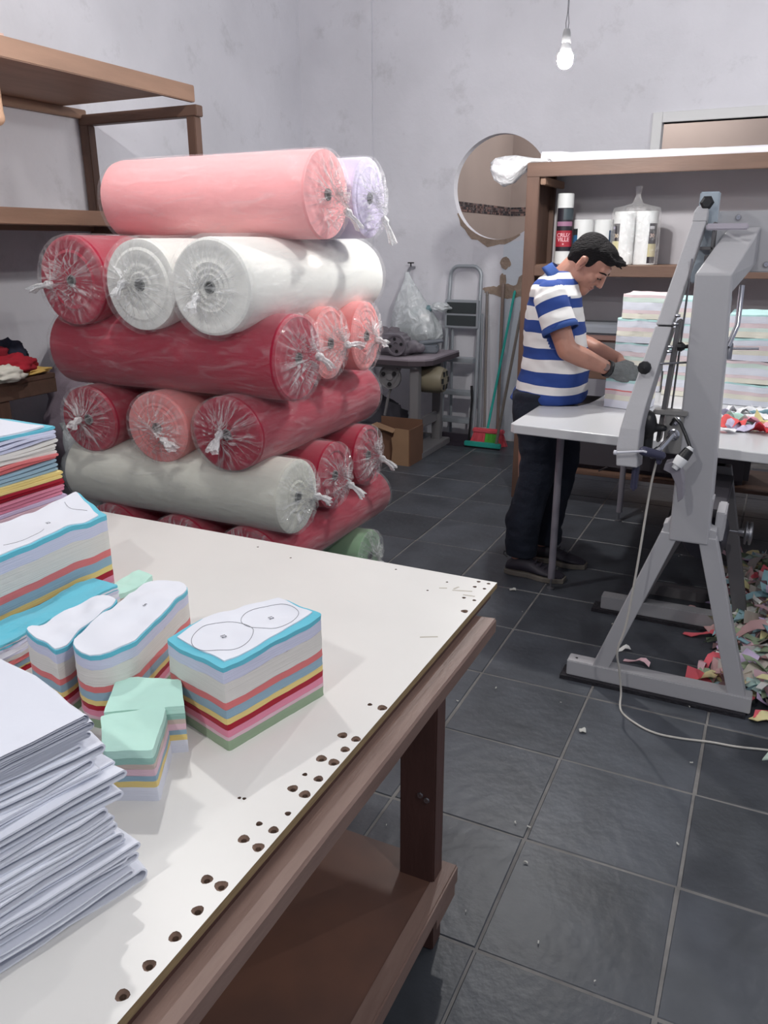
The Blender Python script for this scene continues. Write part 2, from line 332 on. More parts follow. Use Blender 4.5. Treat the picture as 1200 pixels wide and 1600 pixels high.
# ------------------------------------------------------------------ SETTING
def setting():
    # floor: grout bed + slate tiles, 40 cm grid
    g = MB(); g.box(-3.35, 2.2, -2.4, 4.95, -.06, -.0025); fl = g.build('floor', GROUT); fl['kind'] = 'structure'; LOCAL.add(fl.name)
    meshes = []
    for k in range(5):
        bm = bmesh.new(); bmesh.ops.create_cube(bm, size=1)
        for v in bm.verts:
            top = v.co.z > 0
            v.co = Vector((v.co.x*.392 + (random.uniform(-.0015, .0015)), v.co.y*.392+(random.uniform(-.0015, .0015)), 0 if top else -.02))
        te = [e for e in bm.edges if all(v.co.z > -.01 for v in e.verts)]
        bmesh.ops.bevel(bm, geom=te, offset=.0025, segments=1, affect='EDGES')
        me = bpy.data.meshes.new('tile'); bm.to_mesh(me); bm.free(); me.materials.append(TILE); meshes.append(me)
    for i in range(-8, 5):
        for j in range(-6, 12):
            t = bpy.data.objects.new('tile', random.choice(meshes)); COL.objects.link(t); t.parent = fl
            t.location = (i*.4+.2, j*.4+.2, random.uniform(-.0006, .0002)); t.rotation_euler = (0, 0, random.choice((0, pi))+random.uniform(-.003, .003))
    # back wall with round opening and a framed doorway
    y0, y1 = 4.85, 4.93; cx, cz, R = -1.60, 1.944, .372
    W = MB()
    def slab(x0, x1, z0, z1): W.box(x0, x1, y0, y1, z0, z1)
    slab(-3.4, -2.1, 0, 4.2); slab(-2.1, -1.1, 0, 1.444); slab(-2.1, -1.1, 2.444, 4.2); slab(-1.1, -.47, 0, 4.2); slab(-.47, .62, 2.32, 4.2); slab(.62, 2.2, 0, 4.2)
    n = 64; sq = []; ci = []
    for k in range(n):
        a = 2*pi*k/n+pi/4; dx, dz = cos(a), sin(a); q = .5/max(abs(dx), abs(dz))
        sq.append((cx+dx*q, cz+dz*q)); rr = R*(1+.004*sin(5*a)); ci.append((cx+dx*rr, cz+dz*rr))
    vs = []
    for y in (y0, y1): vs += [(p[0], y, p[1]) for p in sq]+[(p[0], y, p[1]) for p in ci]
    fs = []
    for k in range(n):
        k2 = (k+1) % n; fs += [(k, k2, n+k2, n+k), (2*n+k, 3*n+k, 3*n+k2, 2*n+k2), (n+k, n+k2, 3*n+k2, 3*n+k)]
    # square patch is 1.0 wide centred on the circle: fill strips to the slabs
    W.add(vs, fs)
    wb = W.build('wall_back', WALL); wb['kind'] = 'structure'; LOCAL.add(wb.name)
    p = MB(); p.box(-3.3, -2.663, 4.82, 4.852, 0, 4.2); p.build('pilaster', WALL, wb)
    # peeled plaster patches below the round opening
    PD = [.002]
    def patch(pts):
        PD[0] += .0011; d = PD[0]; q = MB(); q.prismy(pts, y0-d, y0+.001); q.build('peeled_patch', BARE, wb)
    def blob(bx, bz, rx, rz, sd, nn=22):
        return [(bx+rx*(1+.35*nz(cos(6.283*k/nn)*1.5+sd, sin(6.283*k/nn)*1.5))*cos(6.283*k/nn), bz+rz*(1+.4*nz(sd+9, cos(6.283*k/nn)*2, sin(6.283*k/nn)*2))*sin(6.283*k/nn)) for k in range(nn)]
    arc = []
    for k in range(15):
        a = radians(208+k*6.4); arc.append((cx+cos(a)*R*1.0, cz+sin(a)*R*1.0))
    arc2 = []
    for k in range(14, -1, -1):
        a = radians(208+k*6.4); e = 1.03+.10*sin(pi*(k/14))*(1+1.6*nz(k*1.7, 3.1)); arc2.append((cx+cos(a)*R*e, cz+sin(a)*R*e))
    patch(arc+arc2)
    patch(blob(-1.53, 1.40, .038, .048, 2.))
    patch(blob(-1.49, 1.19, .13, .055, 5., 30)); patch(blob(-1.63, 1.195, .07, .03, 8.)); patch(blob(-1.545, 1.27, .03, .05, 3.)); patch(blob(-1.37, 1.23, .07, .085, 11.))
    # fresh white plaster area right of the mop handles
    q = MB(); q.prismy([(-1.60, .02), (-1.13, .02), (-1.13, 1.66), (-1.28, 1.60), (-1.42, 1.565), (-1.55, 1.55), (-1.56, 1.1)], y0-.0012, y0+.001)
    q.build('fresh_plaster', mat('fresh_plaster', rgb(214, 220, 228), rough=.9, nscale=4, namt=.05, bump=.2, bscale=20), wb)
    wl = MB(); wl.box(-3.42, -3.3, -2.4, 4.95, 0, 4.2); o = wl.build('wall_left', WALL); o['kind'] = 'structure'
    ce = MB(); ce.box(-3.42, 2.2, -2.4, 4.95, 4.2, 4.3); o = ce.build('ceiling', CEIL); o['kind'] = 'structure'
    # doorway frame
    f = MB(); f.box(-.53, -.465, 4.835, 4.94, 0, 2.385); f.box(.615, .68, 4.835, 4.94, 0, 2.385); f.box(-.465, .615, 4.835, 4.94, 2.32, 2.385)
    o = f.build('door_1', mat('door_frame_paint', rgb(216, 216, 216), rough=.5), bev=.004); o['kind'] = 'structure'
    # the room beyond, tan walls with a mosaic strip
    b = MB(); b.box(-2.2, -2.1, 4.95, 6.75, 0, 4.2); b.box(-2.2, 1.6, 6.73, 6.83, 0, 4.2)
    o = b.build('wall_far', TAN); o['kind'] = 'structure'; LOCAL.add(o.name)
    b = MB(); b.box(-2.2, 2.2, 4.95, 6.8, -.06, 0); t = b.build('floor_far', GROUT); t['kind'] = 'structure'; t.name = 'floor.001'
    ms = [mat('mosaic_%d' % k, rgb(*cc), rough=.35) for k, cc in enumerate(((62, 50, 52), (96, 88, 90), (44, 44, 50), (122, 96, 92)))]
    q = MB()
    zz = 1.80
    for r in range(4):
        y = 4.96
        while y < 6.70:
            L = random.uniform(.02, .05); q.cur = random.randrange(4); q.box(-2.1, -2.094, y, y+L-.004, zz+r*.02, zz+r*.02+.016); y += L
        x = -2.09
        while x < -1.2:
            L = random.uniform(.02, .05); q.cur = random.randrange(4); q.box(x, x+L-.004, 6.724, 6.73, zz+r*.02, zz+r*.02+.016); x += L
    q.build('mosaic_strip', ms, o, kind='stuff')
setting()

# ------------------------------------------------------------------ LAMPS
def bulb(x, y, z, label):
    t = thing('hanging_bulb', label, 'lamp', (x, y, z), group=None, local=True)
    EM = MATS.get('bulb_light')
    if not EM:
        EM = bpy.data.materials.new('bulb_light'); EM.use_nodes = True; n = EM.node_tree
        n.nodes.remove(n.nodes['Principled BSDF']); e = n.nodes.new('ShaderNodeEmission'); e.inputs[0].default_value = (1, .985, .96, 1); e.inputs[1].default_value = BULB_L
        n.links.new(e.outputs[0], n.nodes['Material Output'].inputs[0]); MATS['bulb_light'] = EM
    g = MB(); prof = [(.001, -.062)]+[(.033*sin(pi/2*k/5), -.03-.032*cos(pi/2*k/5)) for k in range(1, 6)]+[(.033, -.012), (.027, .0)]
    g.lathe(prof, 14); g.build('globe', EM, t, smooth='all')
    b = MB(); b.lathe([(.027, 0), (.024, .012), (.019, .03), (.016, .036)], 16, close=True); b.build('bulb_base', WHITEP, t, smooth=40)
    b = MB(); b.lathe([(.019, .036), (.019, .05), (.016, .075), (.012, .088)], 16, close=True); b.build('socket', mat('grey_socket', rgb(150, 150, 152), rough=.6), t, smooth=40)
    w_ = MB()
    for sx in (-.004, .004): w_.tube([(sx, 0, .086), (sx*1.6, 0, .11), (sx*.4, 0, .15), (sx*.4, 0, 4.2-z)], .0018, 6)
    w_.build('cord', mat('cord_grey', rgb(110, 110, 116), rough=.7), t)
for i, (x, y, z) in enumerate(BULBS):
    bulb(x, y, z, ['bare glowing bulb hanging on a cord in front of the back wall', 'bare bulb hanging above the stacked fabric rolls', 'unseen bare bulb hanging on the camera side to the right',
                   'unseen added fill bulb over the cutting machine table', 'unseen added fill bulb behind the white pattern table', 'unseen bulb added to brighten the tan room beyond the wall'][i])  # last bulb is added only to brighten the room beyond

# ------------------------------------------------------------------ CLOTH STACKS
def resample(pts, d=.012):
    out = []
    n = len(pts)
    for i in range(n):
        a, b = Vector(pts[i]), Vector(pts[(i+1) % n]); L = (b-a).length; k = max(1, int(L/d))
        for j in range(k): out.append(a+(b-a)*j/k)
    return out
def roundpoly(pts, r=.01, seg=4):
    out = []; n = len(pts)
    for i in range(n):
        p0, p, p1 = Vector(pts[i-1]), Vector(pts[i]), Vector(pts[(i+1) % n])
        a = p+(p0-p).normalized()*r; b = p+(p1-p).normalized()*r
        for k in range(seg+1):
            t = k/seg; out.append((a*(1-t)**2+p*2*t*(1-t)+b*t*t)[:])
    return out
def pill(a, b, r0, r1, n=10):
    a, b = Vector(a), Vector(b); d = (b-a).normalized(); e = Vector((-d.y, d.x)); out = []
    for k in range(n+1): t = pi*k/n; out.append((b+(e*cos(t)+d*sin(t))*r1)[:])
    for k in range(n+1): t = pi*k/n; out.append((a+(-e*cos(t)-d*sin(t))*r0)[:])
    return out[::-1]
def stack(name, label, cat, pts, z0, H, bands, wave=.004, wf=14, group=None, sd=0., shear=(0, 0), jit=.0007, pliesz=.006, paper=None, part='fabric_layer', top=None, waveside=1., lift=None):
    P = resample(pts); n = len(P); cx = sum(p.x for p in P)/n; cy = sum(p.y for p in P)/n
    t = thing(name, label, cat, (cx, cy, z0), group=group)
    def Z(x, y, q):
        wv = wave*(nz(x*wf+sd, y*wf, sd)+.6*nz(x*wf*2.3, y*wf*2.3, sd+4))*waveside
        l = lift(x, y) if lift else 0
        return z0+q*H+wv*min(1, q*1.15)*(1 if q > 0 else 0)+l*q
    tot = sum(b[1] for b in bands); q1 = 1.
    for bi, (cname, wd) in enumerate(bands):
        q0 = q1-wd/tot
        if bi == len(bands)-1: q0 = 0
        B = MB(); rings = max(2, int((q1-q0)*H/pliesz)+1)
        vs = []
        for r in range(rings):
            q = q1+(q0-q1)*r/(rings-1)
            if 0 < r < rings-1 or True:
                for i, p in enumerate(P):
                    dx, dy = p.x-cx, p.y-cy; L = sqrt(dx*dx+dy*dy) or 1
                    j = jit*(random.uniform(-1, 1)*.5+nz(p.x*30+sd, p.y*30, q*60)*1.5)
                    X = p.x+dx/L*j+shear[0]*q; Y = p.y+dy/L*j+shear[1]*q
                    vs.append((X, Y, Z(p.x, p.y, q)))
        fs = [(r*n+i, (r+1)*n+i, (r+1)*n+(i+1) % n, r*n+(i+1) % n) for r in range(rings-1) for i in range(n)]
        # caps with interior rings
        for cap_, q in ((0, q1), ((rings-1), q0)):
            prev = cap_*n; 
            if (cap_ and bi < len(bands)-1) or ((not cap_) and bi > 0): continue
            for sc in ((.93, .86, .79, .72, .65, .58, .5, .42, .34, .25, .15, .06) if not cap_ else (.5,)):
                st = len(vs)
                for p in P:
                    x, y = cx+(p.x-cx)*sc, cy+(p.y-cy)*sc; vs.append((x+shear[0]*q, y+shear[1]*q, Z(x, y, q)))
                fs += [(prev+i, prev+(i+1) % n, st+(i+1) % n, st+i) for i in range(n)]; prev = st
            fs.append(tuple(range(prev, prev+n)))
        B.add(vs, fs); o = B.build(part, K[cname], t, smooth=35); lab(o, cname_label(cname)+' layer of cut fabric')
        q1 = q0
    if paper:   # marker sheet lying on top
        pp, circles, marks = paper; Q = resample(pp, .01); m_ = len(Q); px = sum(p.x for p in Q)/m_; py = sum(p.y for p in Q)/m_
        B = MB(); vs = []; fs = []
        for sc in (1, .93, .86, .79, .72, .65, .58, .5, .42, .34, .25, .15, .06):
            for p in Q: x, y = px+(p.x-px)*sc, py+(p.y-py)*sc; vs.append((x+shear[0], y+shear[1], Z(x, y, 1)+.0026))
        for k in range(12): fs += [(k*m_+i, k*m_+(i+1) % m_, (k+1)*m_+(i+1) % m_, (k+1)*m_+i) for i in range(m_)]
        fs.append(tuple(range(12*m_, 13*m_)))
        nb = len(vs); vs += [(p.x+shear[0], p.y+shear[1], Z(p.x, p.y, 1)-.0005) for p in Q]; fs += [(i, nb+i, nb+(i+1) % m_, (i+1) % m_) for i in range(m_)]
        B.add(vs, fs); ps = B.build('marker_sheet', PAPER, t, smooth=50); lab(ps, 'white marker paper on top')
        if circles:
            B = MB()
            for (x, y, r, a0, a1) in circles:
                B.tube([(x+r*cos(a0+(a1-a0)*k/60)+shear[0], y+r*sin(a0+(a1-a0)*k/60)+shear[1], Z(x+r*cos(a0+(a1-a0)*k/60), y+r*sin(a0+(a1-a0)*k/60), 1)+.0030) for k in range(61)], .00045, 5)
            B.build('drawn_line', INK, ps)
        for (x, y, a, txt) in marks:
            cu = bpy.data.curves.new('size_mark', 'FONT'); cu.body = txt; cu.size = .013; cu.extrude = .0003; cu.align_x = 'CENTER'
            tmp = bpy.data.objects.new('t', cu); COL.objects.link(tmp); dg = bpy.context.evaluated_depsgraph_get(); dg.update()
            me = bpy.data.meshes.new_from_object(tmp.evaluated_get(dg)); bpy.data.objects.remove(tmp)
            me.materials.clear(); me.materials.append(INK)
            o = bpy.data.objects.new('size_mark', me); COL.objects.link(o); o.parent = ps
            o.location = (x+shear[0], y+shear[1], Z(x, y, 1)+.004); o.rotation_euler = (0, 0, a)
    return t
def cname_label(n):
    return dict(cyan='turquoise', lilac='pale lilac', cream='cream', salmon='salmon pink', blue='grey blue', yellow='yellow', red='dark red', pink='pink', lpink='pale pink', green='sage green',
                mint='mint green', tan='beige', white='white', dmint='deep mint', lav='lavender', ppink='dusty pink', pcream='pale cream', pgreen='pale green', pblue='pale blue', pcyan='pale turquoise')[n]
T = .72
FULL = [('cyan', .055), ('lilac', .13), ('cream', .23), ('salmon', .085), ('blue', .11), ('yellow', .07), ('red', .07), ('pink', .085), ('lpink', .045), ('green', .12)]
A = roundpoly([(-.317, -.438), (-.260, -.208), (-.385, -.163), (-.434, -.215), (-.468, -.30), (-.480, -.388)], .006, 2)
Ap = [(-.329, -.418), (-.281, -.208), (-.385, -.166), (-.431, -.217), (-.464, -.30), (-.466, -.374)]
stack('cut_fabric_block', 'square block of striped cut fabric with two drawn circles on its paper top', 'fabric stack', A, T, .165, FULL, wave=.010, wf=9, sd=3.1,
      paper=(Ap, [(-.388, -.343, .055, 0, 2*pi), (-.353, -.243, .054, 0, 2*pi)], [(-.388, -.347, -.45, '12'), (-.353, -.247, -.45, '12')]), lift=lambda x, y: .008*sin((x+.3)*14))
B_ = pill((-.585, -.425), (-.638, -.215), .058, .052)
stack('cut_fabric_block', 'long oval block of striped cut fabric in the middle of the table', 'fabric stack', B_, T, .152, FULL, wave=.010, wf=11, sd=8.3,
      paper=(pill((-.586, -.425), (-.638, -.215), .0565, .0505), [], [(-.61, -.30, .1, '5')]))
Cb = roundpoly([(-.733, -.478), (-.648, -.488), (-.662, -.40), (-.69, -.285), (-.748, -.283), (-.752, -.40)], .008, 2)
stack('cut_fabric_block', 'narrow striped fabric block with dipped white top, left of the oval block', 'fabric stack', Cb, T, .148, FULL, wave=.02, wf=10, sd=5.7,
      paper=(roundpoly([(-.731, -.476), (-.65, -.486), (-.664, -.40), (-.692, -.287), (-.746, -.285), (-.75, -.40)], .008, 2), [], []))
Hh = roundpoly([(-.952, -.75), (-.862, -.75), (-.862, -.50), (-.866, -.108), (-.952, -.1)], .006, 2)
LOWB = [('cyan', .06), ('white', .05), ('cyan', .03), ('lilac', .09), ('white', .12), ('lilac', .06), ('cream', .11), ('salmon', .11), ('blue', .14), ('yellow', .06), ('red', .10)]
stack('low_fabric_pile', 'low loose pile of turquoise edged striped fabric in front of the tall striped block', 'fabric stack', Hh, T, .078, LOWB, wave=.006, wf=16, sd=1.7, jit=.003, pliesz=.0035)
Dd = roundpoly([(-1.15, -.75), (-.972, -.75), (-.970, -.35), (-.967, -.02), (-1.135, .05)], .008, 2)
stack('cut_fabric_block', 'tall wide block of striped cut fabric with curled corner at the left table edge', 'fabric stack', Dd, T, .208, FULL, wave=.008, wf=8, sd=2.2,
      paper=(roundpoly([(-1.148, -.748), (-.976, -.748), (-.974, -.35), (-.978, -.035), (-1.134, .046)], .008, 2), [(-1.10, -.22, .10, -.6, .55), (-1.06, .06, .09, -2.2, -1.2)], [(-1.05, -.13, -.3, '12')]),
      lift=lambda x, y: .016*max(0, 1-sqrt((x+1.13)**2+(y-.04)**2)/.13))
E2 = roundpoly([(-1.52, -.5), (-1.21, -.5), (-1.205, .10), (-1.50, .14)], .006, 2)
stack('low_fabric_pile', 'loose wavy pile of turquoise edged fabric under the folded coloured stack', 'fabric stack', E2, T, .160, [('lav', .03), ('cream', .04), ('lav', .02), ('cyan', .10), ('lilac', .16), ('white', .12), ('cream', .2), ('salmon', .1), ('blue', .1), ('yellow', .06), ('red', .06)], wave=.014, wf=22, sd=6.7, jit=.003, pliesz=.004)
# folded coloured stack: every folded sheet a part
def folded_stack():
    t = thing('folded_fabric_stack', 'folded stack of coloured jersey sheets at the left edge, turquoise on top', 'fabric stack', (-1.36, -.12, .893))
    cols = ['lpink', 'lav', 'pink', 'pink', 'pink', 'red', 'red', 'yellow', 'yellow', 'blue', 'blue', 'blue', 'salmon', 'salmon', 'cream', 'cream', 'cream', 'cream', 'lilac', 'lilac', 'lilac', 'cyan', 'white']
    z = .895; H = .215/len(cols)
    for i, cn in enumerate(cols):
        hh = H*random.uniform(.85, 1.1)*(1.1 if cn == 'cyan' else 1)
        je = random.uniform(-.006, .006)+(.006 if i < 8 else 0); jy = random.uniform(-.006, .006)
        x1 = -1.235+je; y1 = .095+jy; 
        if cn == 'white': x1 -= .008; y1 -= .03; hh *= .7
        B = MB(); prof = []
        for k in range(9):   # bulging fold profile at +y end
            a = -pi/2+pi*k/8; prof.append((y1-hh/2+cos(a)*hh/2, z+hh/2+sin(a)*hh/2))
        yb = -.45
        line = [(yb+(y1-hh/2-yb)*k/14) for k in range(15)]
        poly = [(y, z) for y in line]+prof+[(y, z+hh) for y in line[::-1]]
        def wz(y, x): return .004*nz(y*7+i*.35, x*6, i*.12)
        n = len(poly); xs = [-1.5, -1.4, -1.3, x1-.006, x1]
        vs = []
        for q, x in enumerate(xs):
            for (y, zz) in poly:
                sh = .82 if q == 4 else 1
                vs.append((x+.003*nz(y*20, i), y, z+hh/2+(zz-z-hh/2)*sh*.96+wz(y, x)*(i+3)/10))
        fs = [(q*n+k, (q+1)*n+k, (q+1)*n+(k+1) % n, q*n+(k+1) % n) for q in range(4) for k in range(n)]
        fs += [tuple(range(n))[::-1], tuple(range(4*n, 5*n))]
        B.add(vs, fs); o = B.build('folded_sheet', K[cn], t, smooth=50); lab(o, cname_label(cn)+' folded sheet'); z += hh
folded_stack()
MINTB = [('mint', .16), ('dmint', .12), ('tan', .10), ('lpink', .13), ('blue', .10), ('yellow', .12), ('white', .27)]
F1 = roundpoly([(-.338, -.590), (-.402, -.418+-.065), (-.482, -.552), (-.408, -.622)], .006, 2)
stack('mint_fabric_block', 'small mint topped fabric block in front, beside the white folded pile', 'fabric stack', F1[::-1], T, .09, MINTB, wave=.005, wf=16, sd=4.4, shear=(-.004, 0))
F2 = roundpoly([(-.378, -.498), (-.455, -.392), (-.549, -.448), (-.49, -.535), (-.41, -.480)], .006, 2)
stack('mint_fabric_block', 'small mint topped fabric block leaning behind the front one, beside the oval block', 'fabric stack', [(-.380, -.468), (-.449, -.394), (-.548, -.447), (-.489, -.541)], T, .09, MINTB, wave=.005, wf=16, sd=9.4)
G_ = [(-1.02, .045), (-.905, .02), (-.885, -.01), (-.90, -.085), (-.955, -.09), (-1.0, -.03)]
stack('mint_fabric_scrap_stack', 'low mint and beige fabric stack behind the tall striped block corner', 'fabric stack', [(-.962, .06), (-.905, .045), (-.888, -.005), (-.905, -.085), (-.955, -.092), (-.958, -.02)], T, .034, [('mint', .5), ('tan', .5), ('cream', .3)], wave=.006, wf=18, sd=2.4)

# white folded pile: hairpin folded sheets
def white_pile():
    t = thing('white_folded_pile', 'large sagging pile of white folded fabric at the front left of the table', 'fabric stack', (-.5, -1.0, T))
    WM = mat('white_jersey', rgb(224, 227, 237), rough=.9, spec=.15, sheen=.2, nscale=5, namt=.03, bump=.15, bscale=12)
    N = 23; H = .262; z = T; th = .0028
    for i in range(N):
        q = i/(N-1); h = H/N*(1.35 if i == 0 else 1)*random.uniform(.55, 1.5)
        if i == N-1: h = .012
        # fold end recedes towards the top
        ye = -.730-.010*sin(q*5)-.030*q**2+random.uniform(-.022, .012)
        if i == 0: ye = -.722
        xr = -.246+.014*nz(i*.9, 2)+.014*sin(q*3.1)-.05*q**2
        hz = h*.48
        def mid(y):  # undulation
            return z+h/2+.0045*nz((y)*6+i*.25, i*.35)+ .0025*nz(y*22+i*1.3, i)
        M_ = 30; cent = []
        for k in range(M_+1):
            y = -1.75+(ye-.015+1.75)*k/M_; cent.append((y, mid(y)))
        lo = [(y, zz-hz*(.55+.45*(k/M_))) for k, (y, zz) in enumerate(cent)]; hi = [(y, zz+hz*(.55+.45*(k/M_))) for k, (y, zz) in enumerate(cent)]
        yc, zc = cent[-1]; lp = hz*random.uniform(1.0, 1.25)
        arc = [(yc+lp*1.3*sin(pi*k/8)*1.0, zc-lp*cos(pi*k/8)*.98) for k in range(1, 8)]
        outer = lo+arc+hi[::-1]
        # inner offset
        def inner(P):
            R_ = []
            for k, p in enumerate(P):
                a = Vector(P[max(0, k-1)]); b = Vector(P[min(len(P)-1, k+1)]); d = (b-a).normalized(); nn = Vector((-d.y, d.x)); v = Vector(p)+nn*th; R_.append((v.x, v.y))
            return R_
        inn = inner(outer)
        n = len(outer); xs = [-.92, -.75, -.6, -.5, -.42, -.36, -.31, -.275, xr-.008, xr]
        vs = []
        zt = lambda x, y: .006*nz(x*5+i*.1, y*4, i*.15)*q-.07*q*max(0, -(x+.42)) - .05*q*max(0, -(x+.45))**1.3
        for x in xs:
            xo = x
            for ring in (outer, inn):
                for (y, zz) in ring:
                    w_ = .008*nz(y*9+i, i*.7, 3)*(1 if x == xr or x == xr-.008 else 0)
                    vs.append((xo+w_, y+.01*nz(x*12+i*.6, i*.3), zz+zt(x, y)))
        fs = []
        for a in range(len(xs)-1):
            o1, i1, o2, i2 = a*2*n, a*2*n+n, (a+1)*2*n, (a+1)*2*n+n
            for k in range(n-1):
                fs.append((o1+k, o1+k+1, o2+k+1, o2+k)); fs.append((i1+k, i2+k, i2+k+1, i1+k+1))
        for a in (0, len(xs)-1):
            o1, i1 = a*2*n, a*2*n+n
            for k in range(n-1): fs.append((o1+k, i1+k, i1+k+1, o1+k+1) if a else (o1+k, o1+k+1, i1+k+1, i1+k))
        an = -radians(14.6); vs = [(-.24+(x+.24)*cos(an)-(y+.72)*sin(an)*1.0, -.72+(x+.24)*sin(an)+(y+.72)*cos(an), z_) for (x, y, z_) in vs]
        B = MB(); B.add(vs, fs); B.build('folded_sheet', WM, t, smooth=60); z += h
white_pile()

# ------------------------------------------------------------------ PATTERN TABLE (foreground)
def pattern_table():
    t = thing('pattern_table', 'big white topped wooden cutting table with drilled edge in the foreground', 'table', (-.9, -.7, 0))
    X1, Y1, X0, Y0 = -.127, .452, -2.15, -2.2
    b = MB(); b.box(X0, X1, Y0, Y1, .705, T)
    for f in range(len(b.mi)): b.mi[f] = 0 if f == 1 else 1
    me = bpy.data.meshes.new('tabletop'); me.from_pydata(b.v, [], b.f)
    for x in (TOPW, PLYEDGE, HOLE): me.materials.append(x)
    me.polygons.foreach_set('material_index', [0, 0, 1, 1, 1, 1])
    tmp = bpy.data.objects.new('tt', me); COL.objects.link(tmp)
    H = [(-.165, -.201, 1), (-.139, -.201, 2), (-.164, -.311, 2), (-.137, -.311, 2), (-.14, -.346, 2), (-.164, -.386, 2), (-.14, -.386, 2), (-.167, -.435, 1), (-.141, -.435, 2), (-.166, -.474, 2), (-.141, -.478, 2),
         (-.141, -.528, 1), (-.168, -.566, 1), (-.141, -.568, 2), (-.17, -.603, 2), (-.141, -.608, 2), (-.17, -.69, 2), (-.145, -.691, 2), (-.147, -.739, 2), (-.146, -.785, 2), (-.147, -.832, 2), (-.147, -.877, 2),
         (-.172, .437, 1), (-.145, .436, 1), (-.170, .402, 1), (-.144, .401, 1), (-.172, .328, 1), (-.144, .325, 1), (-.144, .257, 2), (-.147, -.93, 2), (-.146, -.98, 2),
         (-.27, .33, 0), (-.245, .40, 0), (-.23, -.53, 0), (-.222, -.528, 0), (-.83, .40, 0), (-.70, .37, 0), (-.40, .42, 0)]
    cb = MB()
    for (x, y, k) in H:
        r = (.0028, .0042, .0045)[k]; rt = (.003, .0048, .0088)[k]*random.uniform(.9, 1.1); d = (.716, .7165, .7165)[k]
        a0 = random.random()
        cb.lathe([(r, .70), (r, d), (rt, .7195), (rt, .73)], 12, (x, y, 0), close=True, mod=lambda a, j, a0=a0: 1+(.08*sin(3*a+a0*9) if j >= 2 else 0))
    cm = bpy.data.meshes.new('c'); cm.from_pydata(cb.v, [], cb.f)
    for x in (TOPW, PLYEDGE, HOLE): cm.materials.append(x)
    cm.polygons.foreach_set('material_index', [2]*len(cm.polygons))
    bm = bmesh.new(); bm.from_mesh(cm); bmesh.ops.recalc_face_normals(bm, faces=bm.faces[:]); bm.to_mesh(cm); bm.free()
    bm = bmesh.new(); bm.from_mesh(me); bmesh.ops.recalc_face_normals(bm, faces=bm.faces[:]); bm.to_mesh(me); bm.free()
    co = bpy.data.objects.new('cc', cm); COL.objects.link(co)
    bo = tmp.modifiers.new('b', 'BOOLEAN'); bo.operation = 'DIFFERENCE'; bo.solver = 'EXACT'; bo.object = co
    dg = bpy.context.evaluated_depsgraph_get(); dg.update(); nm = bpy.data.meshes.new_from_object(tmp.evaluated_get(dg)); nm.name = 'tabletop'
    bpy.data.objects.remove(tmp); bpy.data.objects.remove(co)
    o = bpy.data.objects.new('tabletop', nm); COL.objects.link(o); o.parent = t; o.matrix_parent_inverse = Matrix.Translation(-t.location)
    # faint pencil wear near the corner
    b = MB(); random.seed(3)
    for (x, y, L, a) in [(-.19, .365, .05, .3), (-.165, .345, .03, .1), (-.21, .375, .02, 1.2), (-.24, .36, .02, .4), (-.17, .1, .04, .5)]:
        b.box(x-L/2, x+L/2, y-.0025, y+.0025, T-.0005, T+.0003, rot=Matrix.Rotation(a, 3, 'Z'))
    b.build('scuff_mark', mat('scuff', rgb(186, 180, 168), rough=.8), t)
    r = MB(); n = 26
    # wide worn edge rail, a plank lying flat under the top and standing out of it
    top = []; bot = []
    for k in range(n+1):
        y = -2.2+2.5*k/n; xo = -.083+.0012*nz(y*5)
        top.append(((-.22, y, .6885), (-.135, y, .6885), (xo-.004, y+.0, .686+.001*nz(y*8, 4)), (xo, y, .681), (xo, y, .652), (xo-.003, y, .648), (-.22, y, .648)))
    vs = [p for ring in top for p in ring]; m_ = 7
    vs = [(x, (y+(.02*sin((x+.14)*38) if y > .29 else 0)), z) for (x, y, z) in vs]
    fs = [(k*m_+i, (k+1)*m_+i, (k+1)*m_+(i+1) % m_, k*m_+(i+1) % m_) for k in range(n) for i in range(m_)]+[tuple(range(m_)), tuple(range(n*m_, n*m_+m_))[::-1]]
    r.add(vs, fs); r.build('edge_rail', RAILW, t)
    r = MB(); r.bbox(-2.1, -.20, .36, .40, .62, .705, .003); r.build('apron', DARKW, t)
    r = MB(); r.box(-.16, -.133, -2.2, .42, .6885, .705); r.build('spacer_strip', DARKW, t)
    for (x0, y0) in ((-.172, -.048), (-2.1, -.048), (-.172, -2.1), (-2.1, -2.1)):
        l = MB(); l.bbox(x0, x0+.084, y0, y0+.05, .0, .648, .003); l.build('leg', DARKW, t)
    l = MB(); l.bbox(-2.12, -.072, -2.15, .022, .172, .195, .002); o = l.build('lower_shelf', SHELFW, t); lab(o, 'worn brown lower shelf board')
    l = MB(); l.bbox(-.1, -.058, -2.15, .028, .15, .197, .004); l.box(-.1, -.062, -.09, .02, .115, .15); l.build('shelf_edge', RAILW, t)
    l = MB(); l.bbox(-2.12, -.1, -.01, .018, .10, .172, .003); l.build('shelf_brace', DARKW, t)
    # bolt heads in the leg
    l = MB()
    for (x, z) in ((-.123, .42), (-.108, .412)): l.lathe([(.001, 0), (.006, 0), (.007, .003)], 12, (x, -.052, z), axis='y')
    l.build('bolt', STEEL, t)
pattern_table()

